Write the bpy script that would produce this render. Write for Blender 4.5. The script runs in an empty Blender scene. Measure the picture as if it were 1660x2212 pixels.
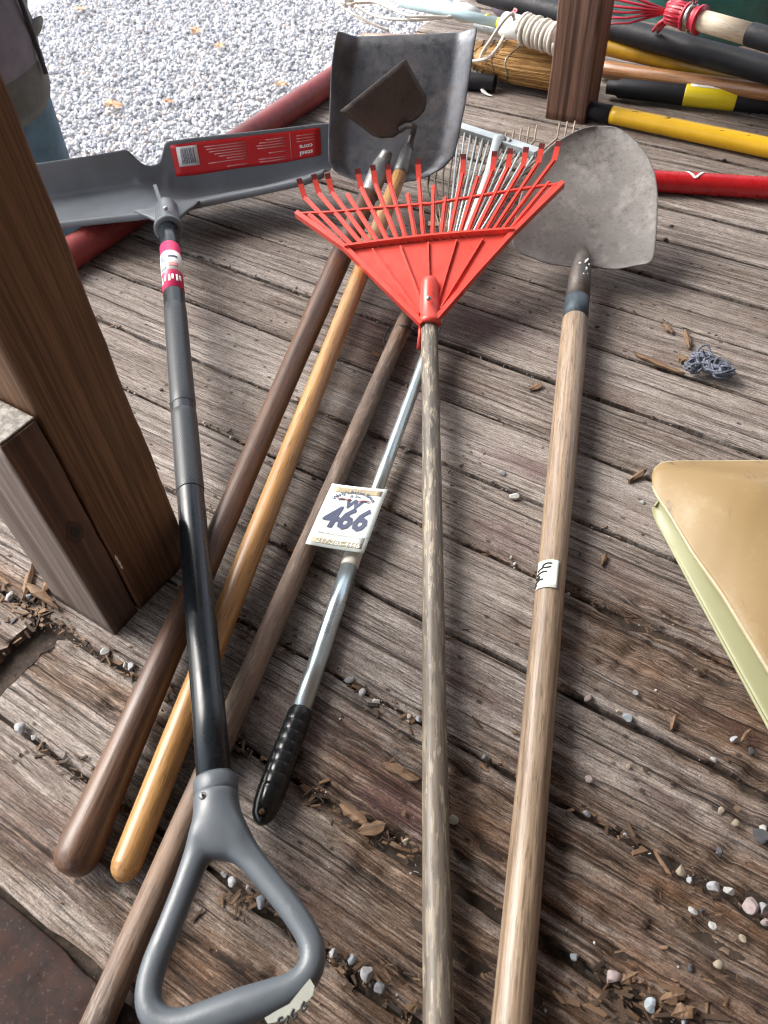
import bpy, math, random
import numpy as np
from mathutils import Vector, Matrix
random.seed(7)
S = bpy.context.scene
COL = S.collection
PI = math.pi

# ------------------------------------------------------------------ camera
PITCH, ROLL, CAM_H = math.radians(50.5), math.radians(-3.7), 0.75
IW, IH, FPX = 1660.0, 2213.0, 1661.0
FWD = Vector((0, math.cos(PITCH), -math.sin(PITCH)))
_r = Vector((1, 0, 0)); _u = _r.cross(FWD)
CR = _r*math.cos(ROLL) + _u*math.sin(ROLL)
CU = -_r*math.sin(ROLL) + _u*math.cos(ROLL)
CO = Vector((0, 0, CAM_H))
cd = bpy.data.cameras.new('camera'); cam = bpy.data.objects.new('camera', cd); COL.objects.link(cam)
m3 = Matrix((CR, CU, -FWD)).transposed()
cam.matrix_world = Matrix.Translation(CO) @ m3.to_4x4()
cd.sensor_fit = 'VERTICAL'; cd.sensor_height = 36.0; cd.lens = 36.0*FPX/IH
cd.clip_start = 0.02; cd.clip_end = 500
cd.dof.use_dof = True; cd.dof.focus_distance = 0.95; cd.dof.aperture_fstop = 11
S.camera = cam
S.cycles.filter_width = 1.15
S.render.resolution_x, S.render.resolution_y = 768, 1024

# ------------------------------------------------------------------ light
world = bpy.data.worlds.new('World'); S.world = world; world.use_nodes = True
SUN_EL, SUN_AZ = math.radians(43), math.radians(150)     # azimuth as an angle from +x, towards the light
wn = world.node_tree; bg = wn.nodes['Background']
sky = wn.nodes.new('ShaderNodeTexSky'); sky.sky_type = 'NISHITA'; sky.sun_disc = False
sky.sun_elevation = SUN_EL; sky.sun_rotation = PI/2 - SUN_AZ
sky.air_density = 1.0; sky.dust_density = 4.0; sky.ozone_density = 1.0
hs = wn.nodes.new('ShaderNodeHueSaturation'); hs.inputs['Saturation'].default_value = 0.45
wn.links.new(sky.outputs[0], hs.inputs['Color']); wn.links.new(hs.outputs[0], bg.inputs['Color'])
bg.inputs['Strength'].default_value = 0.15
sd = bpy.data.lights.new('sun', 'SUN'); sd.energy = 1.15; sd.angle = math.radians(34); sd.color = (1, 0.96, 0.91)
sun = bpy.data.objects.new('sun', sd); COL.objects.link(sun)
sdir = Vector((math.cos(SUN_EL)*math.cos(SUN_AZ), math.cos(SUN_EL)*math.sin(SUN_AZ), math.sin(SUN_EL)))
sun.rotation_euler = sdir.to_track_quat('Z', 'Y').to_euler()
S.view_settings.view_transform = 'Standard'; S.view_settings.look = 'None'
S.view_settings.gamma = 1.0; S.view_settings.use_curve_mapping = False
S.view_settings.exposure = 1.55

# ------------------------------------------------------------------ frames and helpers
TH = math.radians(-35)
UX = Vector((math.cos(TH), math.sin(TH), 0)); NX = Vector((-UX.y, UX.x, 0)); UP = Vector((0, 0, 1))
def D(u, n, z=0): return UX*u + NX*n + UP*z                 # deck frame: u along boards, n across
def ray(x, y): return FWD*FPX + CR*(x-IW/2) - CU*(y-IH/2)
def P(x, y, z=0.0):                                          # where the line of sight meets height z
    d = ray(x, y); return CO + d*((z-CO.z)/d.z)
class Pl:                                                    # a plane through three points
    def __init__(s, a, b, c):
        s.o = a; s.n = (b-a).cross(c-a).normalized()
        if s.n.dot(CO-a) < 0: s.n = -s.n
    def __call__(s, x, y, h=0.0):
        d = ray(x, y); return CO + d*((s.o-CO).dot(s.n)/d.dot(s.n)) + s.n*h
WM = {}
def link(o, parent=None, M=None):
    COL.objects.link(o); M = M or Matrix.Identity(4)
    if parent is not None:
        o.parent = parent; o.matrix_parent_inverse = WM[parent.name].inverted()
    o.matrix_basis = M; WM[o.name] = M
    return o
def thing(name, label, cat, loc, group=None):
    o = bpy.data.objects.new(name, None); o.empty_display_size = .05
    link(o, None, Matrix.Translation(loc)); return tag(o, label, cat, group)
def tag(o, label=None, cat=None, group=None, kind=None):
    if label: o['label'] = label
    if cat: o['category'] = cat
    if group: o['group'] = group
    if kind: o['kind'] = kind
    return o
def mesh(name, verts, faces, mats, parent=None, M=None, smooth=True, uv=None, mi=None, world=True):
    """verts in world space when world=True (moved into M), else already local to M"""
    V = [Vector(v) for v in verts]
    if M is None:
        c = Vector((0, 0, 0))
        for v in V: c += v
        M = Matrix.Translation(c/len(V))
    if world:
        I = M.inverted(); V = [I @ v for v in V]
    me = bpy.data.meshes.new(name); me.from_pydata([tuple(v) for v in V], [], faces); me.update()
    for m in (mats if isinstance(mats, (list, tuple)) else [mats]): me.materials.append(m)
    if mi: me.polygons.foreach_set('material_index', mi)
    if smooth: me.polygons.foreach_set('use_smooth', [True]*len(me.polygons))
    if uv is not None:
        l = me.uv_layers.new(name='UVMap'); vi = np.zeros(len(me.loops), int); me.loops.foreach_get('vertex_index', vi)
        l.data.foreach_set('uv', np.array(uv, float)[vi].ravel())
    o = bpy.data.objects.new(name, me); return link(o, parent, M)
def axisM(a, b, up=UP):
    z = (b-a).normalized(); x = up.cross(z)
    if x.length < 1e-4: x = Vector((1, 0, 0)).cross(z)
    x.normalize(); y = z.cross(x)
    m = Matrix((x, y, z)).transposed().to_4x4(); m.translation = a; return m
def tube(name, pts, rad, mat, parent=None, seg=20, caps=True, flat=1.0, closed=False, M=None):
    """sweep a circle along world points; rad number or list; origin at first point, local Z along it"""
    pts = [Vector(p) for p in pts]; n = len(pts)
    if not hasattr(rad, '__len__'): rad = [rad]*n
    if M is None: M = axisM(pts[0], pts[-1] if (pts[-1]-pts[0]).length > 1e-5 else pts[1])
    vs, fs, uv = [], [], []
    T = []
    for i in range(n):
        a = pts[(i-1) % n] if closed else pts[max(i-1, 0)]; b = pts[(i+1) % n] if closed else pts[min(i+1, n-1)]
        t = (b-a); T.append(t.normalized() if t.length > 1e-9 else (T[-1] if T else UP))
    x = UP.cross(T[0]);  x = x.normalized() if x.length > 1e-3 else Vector((1, 0, 0)); L = 0
    for i in range(n):
        x = (x - T[i]*x.dot(T[i])); x.normalize(); y = T[i].cross(x)
        if i: L += (pts[i]-pts[i-1]).length
        for k in range(seg):
            a = 2*PI*k/seg
            vs.append(pts[i] + x*(math.cos(a)*rad[i]) + y*(math.sin(a)*rad[i]*flat)); uv.append((k/seg, L))
    R = n if closed else n-1
    for i in range(R):
        j = (i+1) % n
        for k in range(seg):
            l = (k+1) % seg; fs.append((i*seg+k, i*seg+l, j*seg+l, j*seg+k))
    if caps and not closed:
        fs.append(tuple(reversed(range(seg)))); fs.append(tuple(range((n-1)*seg, n*seg)))
    return mesh(name, vs, fs, mat, parent, M, uv=uv)
def stick(name, a, b, prof, mat, parent=None, seg=24):
    """straight lathe from a to b, prof = [(metres from a, radius)]"""
    d = (b-a).normalized(); L = (b-a).length; sd = d.cross(UP)
    if name == 'handle' and L > .5:                              # wood is never quite straight or round
        if len(prof) < 30:
            ts = np.interp(np.linspace(0, len(prof)-1, 4*len(prof)), range(len(prof)), [p[0] for p in prof]); rs = np.interp(np.linspace(0, len(prof)-1, 4*len(prof)), range(len(prof)), [p[1] for p in prof]); prof = list(zip(ts, rs))
        ph = a.x*37; pts = [a+d*t+sd*(.0007*math.sin(PI*t/L*1.6+ph)*math.sin(PI*min(max(t/L, 0), 1))) for t, r in prof]
        return tube(name, pts, [r*(1+.03*(float(fbm(np.array([t*9+ph]), np.array([ph]), 3)[0])-.5)) for t, r in prof], mat, parent, seg, M=axisM(a, b))
    return tube(name, [a+d*t for t, r in prof], [r for t, r in prof], mat, parent, seg)
def pole(name, a, b, r0, r1, mat, parent=None, round_a=False, round_b=False, seg=24, sub=10, bulge=0.0):
    L = (b-a).length; prof = []
    if round_a: prof += [(r0*(1-math.cos(t)), r0*math.sin(t)+1e-4) for t in (0.05, .35, .7, 1.1)]
    prof += [(L*t, r0+(r1-r0)*t + bulge*math.sin(PI*t)) for t in np.linspace(0.03 if round_a else 0, .97 if round_b else 1, sub)]
    if round_b: prof += [(L-r1*(1-math.cos(t)), r1*math.sin(t)+1e-4) for t in (1.1, .7, .35, .05)]
    return stick(name, a, b, prof, mat, parent, seg)
def box(name, lo, hi, mat, parent=None, M=None, bev=0.0, smooth=False):
    x0, y0, z0 = lo; x1, y1, z1 = hi
    vs = [(x, y, z) for z in (z0, z1) for y in (y0, y1) for x in (x0, x1)]
    fs = [(0, 2, 3, 1), (4, 5, 7, 6), (0, 1, 5, 4), (2, 6, 7, 3), (0, 4, 6, 2), (1, 3, 7, 5)]
    o = mesh(name, vs, fs, mat, parent, M, smooth=smooth, world=False)
    if bev:
        b = o.modifiers.new('b', 'BEVEL'); b.width = bev; b.segments = 2; b.limit_method = 'NONE'
    return o
def timber(name, lo, hi, mats, parent, M, seed=1, wear=.0022, step=.018):
    """squared timber with worn, dented corners"""
    x0, y0, z0 = lo; x1, y1, z1 = hi; zs = list(np.arange(z0, min(z1, 1.0), step))+list(np.linspace(min(z1, 1.0), z1, 6 if z1 > 1 else 1))
    zs = sorted(set(round(float(z), 5) for z in zs)); zs[-1] = z1
    vs, fs, R = [], [], random.Random(seed); K = 20
    for z in zs:
        for ci, (cx, cy, sx, sy) in enumerate(((x0, y0, 1, 1), (x1, y0, -1, 1), (x1, y1, -1, -1), (x0, y1, 1, -1))):
            w = float(fbm(np.array([z*22+ci*9.7+seed]), np.array([ci*3.1+seed*1.7]), 4)[0]); r = .0028+wear*max(0, w-.42)*6
            nx = (float(vn(np.array([z*9+ci*5.0]), np.array([seed+.5]))[0])-.5)*.0016
            pts = [(0, .010), (0, r), (r*.29, r*.29), (r, 0), (.010, 0)]
            if ci in (1, 3): pts = pts[::-1]
            for a, b in pts: vs.append(Vector((cx+sx*a+nx, cy+sy*b+nx, z)))
    n = len(zs)
    for i in range(n-1):
        for k in range(K): l = (k+1) % K; fs.append((i*K+k, i*K+l, (i+1)*K+l, (i+1)*K+k))
    fs += [tuple(reversed(range(K))), tuple(range((n-1)*K, n*K))]
    o = mesh(name, vs, fs, mats, parent, M, world=False); o.data.polygons[len(fs)-1].use_smooth = False; return o
def sheet(name, poly, nrm, thick, mat, parent=None, bev=0.0):
    """flat plate from a world polygon with real thickness"""
    n = len(poly); vs = [Vector(p) for p in poly] + [Vector(p)-nrm*thick for p in poly]
    a = Vector((0, 0, 0))
    for i in range(n): a += vs[i].cross(vs[(i+1) % n])
    f = list(range(n)); rev = a.dot(nrm) < 0
    if rev: f.reverse()
    fs = [tuple(f), tuple(n+i for i in reversed(f))]
    for i in range(n):
        p, q = f[i], f[(i+1) % n]; fs.append((q, p, p+n, q+n))
    o = mesh(name, vs, fs, mat, parent, smooth=False)
    if bev:
        b = o.modifiers.new('b', 'BEVEL'); b.width = bev; b.segments = 2; b.limit_method = 'ANGLE'
    return o
def grid(name, rows, mat, parent=None, thick=0.0, sub=0, M=None, off=-1):
    nr, nc = len(rows), len(rows[0]); vs = [v for r in rows for v in r]
    fs = [(i*nc+j, i*nc+j+1, (i+1)*nc+j+1, (i+1)*nc+j) for i in range(nr-1) for j in range(nc-1)]
    uv = [(j/(nc-1), i/(nr-1)) for i in range(nr) for j in range(nc)]
    o = mesh(name, vs, fs, mat, parent, M, uv=uv)
    if thick:
        s = o.modifiers.new('s', 'SOLIDIFY'); s.thickness = thick; s.offset = off
    if sub:
        s = o.modifiers.new('u', 'SUBSURF'); s.levels = s.render_levels = sub
    return o
def lerp_path(path, t):
    """point at fraction t of a polyline"""
    path = [np.array(p, float) for p in path]; L = [0]
    for a, b in zip(path, path[1:]): L.append(L[-1]+np.linalg.norm(b-a))
    t = t*L[-1]
    for i in range(len(path)-1):
        if t <= L[i+1] or i == len(path)-2:
            f = (t-L[i])/max(L[i+1]-L[i], 1e-9); return path[i]+(path[i+1]-path[i])*f
def bez(pts, k=8):
    """Catmull-Rom through points"""
    pts = [np.array(p, float) for p in pts]; out = []
    q = [2*pts[0]-pts[1]] + pts + [2*pts[-1]-pts[-2]]
    for i in range(1, len(q)-2):
        for s in range(k):
            t = s/k; a, b, c, d = q[i-1], q[i], q[i+1], q[i+2]
            out.append(.5*((2*b)+(c-a)*t+(2*a-5*b+4*c-d)*t*t+(3*b-a-3*c+d)*t**3))
    out.append(pts[-1]); return out
# value noise in numpy
_T = np.random.RandomState(3).rand(256, 256)
def vn(x, y):
    xi, yi = np.floor(x).astype(int), np.floor(y).astype(int); fx, fy = x-xi, y-yi
    fx = fx*fx*(3-2*fx); fy = fy*fy*(3-2*fy); g = lambda a, b: _T[a & 255, b & 255]
    return (g(xi, yi)*(1-fx)+g(xi+1, yi)*fx)*(1-fy)+(g(xi, yi+1)*(1-fx)+g(xi+1, yi+1)*fx)*fy
def fbm(x, y, o=4):
    s, a = 0, .5
    for i in range(o): s = s+a*vn(x*2**i+17*i, y*2**i+31*i); a *= .5
    return s/(1-.5**o)
def sstep(a, b, x): t = np.clip((x-a)/(b-a), 0, 1); return t*t*(3-2*t)

# ------------------------------------------------------------------ text (cached meshes)
def text_geo(body, size=1.0, shear=0.0, offset=0.0, res=2):
    c = bpy.data.curves.new('t', 'FONT'); c.body = body; c.size = size; c.shear = shear; c.offset = offset
    c.align_x = 'CENTER'; c.align_y = 'CENTER'; c.resolution_u = res
    o = bpy.data.objects.new('t', c); COL.objects.link(o)
    dg = bpy.context.evaluated_depsgraph_get(); me = bpy.data.meshes.new_from_object(o.evaluated_get(dg))
    vs = [v.co.copy() for v in me.vertices]; fs = [tuple(p.vertices) for p in me.polygons]
    bpy.data.objects.remove(o); bpy.data.curves.remove(c); bpy.data.meshes.remove(me)
    return vs, fs
TXT = {'466': text_geo('466', 1, .18, .035), 'W': text_geo('W', 1, .2, .05), 'ph': text_geo('217-285-4446', 1, .1, .01),
       'yrs': text_geo('The Complete Auction Service For Over 30 Years', 1, 0, 0, 1), 'inc': text_geo('& Inc', 1, .1, .01),
       'steel': text_geo('steel', 1, 0, .03), 'core': text_geo('core', 1, 0, .03), 'p': text_geo('P', 1, 0, .03)}
ARC = {ch: text_geo(ch, 1, 0, .02, 1) for ch in set("Wehrly'sAuctionService")}

# ------------------------------------------------------------------ materials
class NT:
    def __init__(s, name):
        s.m = bpy.data.materials.new(name); s.m.use_nodes = True; s.t = s.m.node_tree
        s.b = s.t.nodes['Principled BSDF']; s.x = s.t.nodes.new('ShaderNodeTexCoord')
    def n(s, t, **k):
        o = s.t.nodes.new('ShaderNode'+t)
        for a, b in k.items(): setattr(o, a, b)
        return o
    def l(s, a, b): s.t.links.new(a, b)
    def set(s, i, v):
        if hasattr(v, 'links'): s.l(v, s.b.inputs[i])
        else: s.b.inputs[i].default_value = (*v, 1) if isinstance(v, tuple) and len(v) == 3 else v
    def map(s, scale, coord='Object', loc=None, rnd=False):
        mp = s.n('Mapping'); mp.inputs['Scale'].default_value = scale
        s.l(s.x.outputs[coord] if isinstance(coord, str) else coord, mp.inputs['Vector'])
        if rnd:
            oi = s.n('ObjectInfo'); mu = s.n('Math', operation='MULTIPLY'); mu.inputs[1].default_value = 91
            s.l(oi.outputs['Random'], mu.inputs[0]); s.l(mu.outputs[0], mp.inputs['Location'])
        elif loc: mp.inputs['Location'].default_value = loc
        return mp.outputs[0]
    def noise(s, vec, scale=1.0, detail=4, rough=.55, dist=0.0):
        o = s.n('TexNoise'); o.inputs['Scale'].default_value = scale; o.inputs['Detail'].default_value = detail
        o.inputs['Roughness'].default_value = rough; o.inputs['Distortion'].default_value = dist
        s.l(vec, o.inputs['Vector']); return o.outputs[0]
    def ramp(s, fac, stops, interp='LINEAR'):
        r = s.n('ValToRGB'); r.color_ramp.interpolation = interp; e = r.color_ramp.elements
        while len(e) < len(stops): e.new(.5)
        for k, (p, c) in zip(e, stops):
            k.position = p; k.color = (*c, 1) if not isinstance(c, (int, float)) else (c, c, c, 1)
        s.l(fac, r.inputs[0]); return r.outputs[0]
    def mix(s, f, a, b, mode='MIX'):
        o = s.n('MixRGB', blend_type=mode)
        for i, v in enumerate((f, a, b)):
            if hasattr(v, 'links'): s.l(v, o.inputs[i])
            else: o.inputs[i].default_value = (*v, 1) if isinstance(v, tuple) else v
        return o.outputs[0]
    def math(s, op, a, b=0.0):
        o = s.n('Math', operation=op)
        for i, v in enumerate((a, b)):
            if hasattr(v, 'links'): s.l(v, o.inputs[i])
            else: o.inputs[i].default_value = v
        return o.outputs[0]
    def bump(s, h, strength=.3, dist=.001, prev=None):
        o = s.n('Bump'); o.inputs['Strength'].default_value = strength; o.inputs['Distance'].default_value = dist
        s.l(h, o.inputs['Height'])
        if prev: s.l(prev, o.inputs['Normal'])
        s.l(o.outputs[0], s.b.inputs['Normal']); return o.outputs[0]

def plain(name, col, rough=.5, metal=0.0, var=.12, scale=25, bump=0.0, bscale=400, spec=None, sheen=0):
    m = NT(name); v = m.map((1, 1, 1))
    c2 = tuple(x*(1-var) for x in col); c3 = tuple(min(1, x*(1+var)) for x in col)
    m.set('Base Color', m.ramp(m.noise(v, scale, 5), [(.3, c2), (.7, c3)]))
    m.set('Roughness', m.ramp(m.noise(v, scale*3, 3), [(.3, max(rough-.08, .03)), (.7, min(rough+.1, 1))])); m.set('Metallic', metal)
    if bump: m.bump(m.noise(v, bscale, 2), bump, .001)
    if spec is not None: m.set('Specular IOR Level', spec)
    return m.m

def plank_mat(name):
    m = NT(name); v = m.map((1, 1, 1), rnd=True)
    wob = m.noise(m.map((4, 10, 1), v), 1, 2); wob2 = m.noise(m.map((30, 60, 1), v), 1, 2)
    cv = m.n('CombineXYZ'); m.l(m.math('ADD', m.math('MULTIPLY', wob, .013), m.math('MULTIPLY', wob2, .0016)), cv.inputs[1])
    ad = m.n('VectorMath', operation='ADD'); m.l(v, ad.inputs[0]); m.l(cv.outputs[0], ad.inputs[1]); w = ad.outputs[0]
    g1 = m.noise(m.map((1.3, 120, 1), w), 1, 4, .6)                 # growth ring bands
    g2 = m.noise(m.map((10, 420, 1), w), 1, 5, .75)                # fine fibre
    g4 = m.noise(m.map((60, 700, 1), w), 1, 3, .7)                 # short flecks
    g3 = m.noise(m.map((6, 26, 1), v), 1, 5, .6)                   # blotches
    at = m.n('Attribute', attribute_name='rot'); rot = at.outputs['Fac']
    oi = m.n('ObjectInfo'); rnd = oi.outputs['Random']
    gm = m.math('ADD', m.math('ADD', m.math('MULTIPLY', g1, .30), m.math('MULTIPLY', g2, .42)), m.math('MULTIPLY', g4, .28))
    gm = m.math('ADD', m.math('MULTIPLY', m.math('SUBTRACT', gm, .5), 1.3), .5)
    grey = m.ramp(gm, [(.33, (.038, .029, .024)), (.42, (.132, .109, .094)), (.49, (.262, .226, .200)), (.57, (.385, .345, .312)), (.68, (.51, .475, .44))])
    grey = m.mix(m.ramp(g3, [(.42, 0.0), (.66, .55)]), grey, (.175, .142, .12))
    grey = m.mix(m.ramp(rnd, [(0, 0.0), (.3, .45), (.6, .1), (.8, .55), (1, .2)]), grey, (.45, .38, .33), 'MULTIPLY')
    brown = m.ramp(gm, [(.34, (.005, .0035, .003)), (.43, (.034, .021, .015)), (.51, (.118, .078, .054)), (.58, (.225, .162, .120)), (.68, (.36, .295, .245))])
    brown = m.mix(m.ramp(m.noise(m.map((9, 24, 1), v, loc=(4, 2, 0)), 1, 5, .65), [(.5, 0.0), (.68, .5)]), brown, (.175, .088, .042))
    rf = m.ramp(m.math('ADD', rot, m.math('MULTIPLY', m.math('SUBTRACT', g3, .5), 1.0)), [(.22, 0.0), (.62, .95)])
    c = m.mix(rf, grey, brown)
    st = m.ramp(m.noise(m.map((3.5, 9, 1), v, loc=(9, 3, 0)), 1, 6, .65), [(.54, 0.0), (.68, .42)])
    c = m.mix(st, c, m.mix(g2, (.05, .026, .022), (.23, .14, .115)))
    sa = m.n('Attribute', attribute_name='stain_shade')
    c = m.mix(m.math('MULTIPLY', sa.outputs['Fac'], .6), c, m.mix(g2, (.022, .008, .010), (.15, .062, .066)))  # maroon stains together with painted shadow under the tools
    c = m.mix(m.ramp(m.noise(m.map((4, 60, 1), w, loc=(2, 7, 0)), 1, 5, .65), [(.57, 0.0), (.72, .5)]), c, (.40, .375, .355))
    cr = m.ramp(m.noise(m.map((2.2, 150, 1), w, loc=(1, 5, 0)), 1, 3, .5), [(.325, 1.0), (.365, 0.0)])
    cr2 = m.ramp(m.noise(m.map((9, 380, 1), w, loc=(6, 2, 0)), 1, 2, .5), [(.33, 1.0), (.385, 0.0)])
    crk = m.math('MAXIMUM', cr, m.math('MULTIPLY', cr2, .8))
    c = m.mix(m.math('MULTIPLY', crk, .72), c, (.016, .011, .009))
    sp = m.n('TexVoronoi'); sp.inputs['Scale'].default_value = 70; m.l(m.map((.6, 1, 1), v), sp.inputs['Vector'])
    sel = m.n('SeparateColor'); m.l(sp.outputs['Color'], sel.inputs[0])
    c = m.mix(m.math('MULTIPLY', m.ramp(sp.outputs['Distance'], [(.10, .8), (.2, 0.0)]), m.ramp(sel.outputs[0], [(.5, 0.0), (.6, 1.0)])), c, (.025, .018, .015))
    fine = m.noise(m.map((110, 1000, 1), w, loc=(3, 3, 0)), 1, 3, .8); grit = m.noise(m.map((520, 620, 1), v, loc=(7, 1, 0)), 1, 2, .7)
    c = m.mix(1.0, c, m.ramp(fine, [(.34, .55), (.5, 1.0), (.66, 1.3)]), 'MULTIPLY')
    c = m.mix(1.0, c, m.ramp(grit, [(.33, .6), (.48, 1.0), (.68, 1.22)]), 'MULTIPLY')
    m.set('Base Color', c); m.set('Roughness', m.ramp(g2, [(.3, .6), (.7, .9)])); m.set('Specular IOR Level', .22)
    h = m.math('SUBTRACT', m.math('ADD', m.math('MULTIPLY', g1, .7), m.math('ADD', m.math('MULTIPLY', g2, .7), m.math('MULTIPLY', g4, .4))), m.math('MULTIPLY', crk, .8))
    m.bump(h, .75, .0026)
    return m.m

def handle_mat(name, dark, light, rough=.4, coat=0.0, wear=None, wear_amt=0.0, streak=60, grime=0.3, grime_col=(.06, .045, .035), bump=.25):
    """wood with the grain along local Z"""
    m = NT(name); v = m.map((1, 1, 1), rnd=True)
    g = m.noise(m.map((streak, streak, 3.0), v), 1, 4, .6, .3); f = m.noise(m.map((300, 300, 9), v), 1, 4, .7)
    c = m.ramp(m.math('ADD', m.math('MULTIPLY', g, .5), m.math('MULTIPLY', f, .5)), [(.36, dark), (.5, tuple((a+b)/2 for a, b in zip(dark, light))), (.63, light)])
    c = m.mix(m.ramp(m.noise(m.map((14, 14, 5), v), 1, 5, .62), [(.45, 0.0), (.75, grime)]), c, grime_col)
    c = m.mix(m.ramp(m.noise(m.map((520, 520, 34), v, loc=(2, 5, 1)), 1, 3, .7), [(.36, .55), (.46, 0.0)]), c, tuple(x*.35 for x in dark))
    r = m.ramp(f, [(.3, max(rough-.1, .05)), (.7, rough+.12)])
    if wear:
        wmask = m.ramp(m.noise(m.map((210, 210, 30), v, loc=(3, 1, 7)), 1, 5, .7), [(.54, 0.0), (.58, wear_amt)])
        wmask = m.math('MULTIPLY', wmask, m.ramp(m.noise(m.map((6, 6, 4.5), v, loc=(1, 9, 3)), 1, 3), [(.38, .15), (.56, 1.0)]))
        c = m.mix(wmask, c, wear)
    m.set('Base Color', c); m.set('Roughness', r); m.set('Coat Weight', coat); m.set('Coat Roughness', .2)
    m.bump(m.math('ADD', f, m.math('MULTIPLY', g, .5)), bump, .0012)
    return m.m

def steel_mat(name, base, rust, rust_amt=.5, rough=.45, metal=.75, spots=None, scale=9, lightmix=None):
    m = NT(name); v = m.map((1, 1, 1))
    a = m.noise(v, scale, 7, .66); b = m.noise(v, scale*6, 5, .7); k = m.noise(v, scale*28, 3, .6)
    c = m.ramp(m.math('ADD', m.math('MULTIPLY', a, .6), m.math('MULTIPLY', b, .4)), [(.32, tuple(x*.5 for x in base)), (.5, base), (.68, tuple(min(1, x*1.55) for x in base))])
    rm = m.ramp(m.math('ADD', m.math('MULTIPLY', a, .55), m.math('MULTIPLY', b, .45)), [(.44, 0.0), (.62, rust_amt)])
    c = m.mix(rm, c, rust)
    if spots: c = m.mix(m.ramp(k, [(.60, 0.0), (.70, .7)]), c, spots)
    if lightmix: c = m.mix(m.ramp(m.noise(v, scale*2.3, 6, .7), [(.5, 0.0), (.68, .6)]), c, lightmix)
    m.set('Base Color', c); m.set('Metallic', m.ramp(rm, [(0, metal), (1, metal*.35)]))
    m.set('Roughness', m.ramp(b, [(.3, rough-.1), (.7, rough+.2)])); m.bump(m.math('ADD', b, k), .3, .0008)
    return m.m

def post_mat(name, dark, light, ring=95, stain_shade=None):
    m = NT(name); v = m.map((1, 1, 1), rnd=True)
    wob = m.noise(m.map((3, 3, 2.2), v), 1, 2); cv = m.n('CombineXYZ')
    m.l(m.math('MULTIPLY', wob, .016), cv.inputs[0]); m.l(m.math('MULTIPLY', wob, .016), cv.inputs[1])
    ad = m.n('VectorMath', operation='ADD'); m.l(v, ad.inputs[0]); m.l(cv.outputs[0], ad.inputs[1]); w = ad.outputs[0]
    g = m.noise(m.map((ring, ring, 1.0), w), 1, 3, .5); f = m.noise(m.map((500, 500, 14), w), 1, 3, .6)
    c = m.ramp(g, [(.33, dark), (.46, tuple((a*.6+b*.4) for a, b in zip(dark, light))), (.55, light), (.7, tuple(x*1.15 for x in light))])
    c = m.mix(m.ramp(f, [(.35, .45), (.6, 0.0)]), c, tuple(x*.6 for x in dark))
    if stain_shade: c = m.mix(m.ramp(m.noise(m.map((9, 9, 3), v), 1, 4), [(.45, 0.0), (.7, .6)]), c, stain_shade)
    m.set('Base Color', c); m.set('Roughness', .62); m.set('Specular IOR Level', .3); m.bump(m.math('ADD', g, f), .4, .001)
    return m.m

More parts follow.
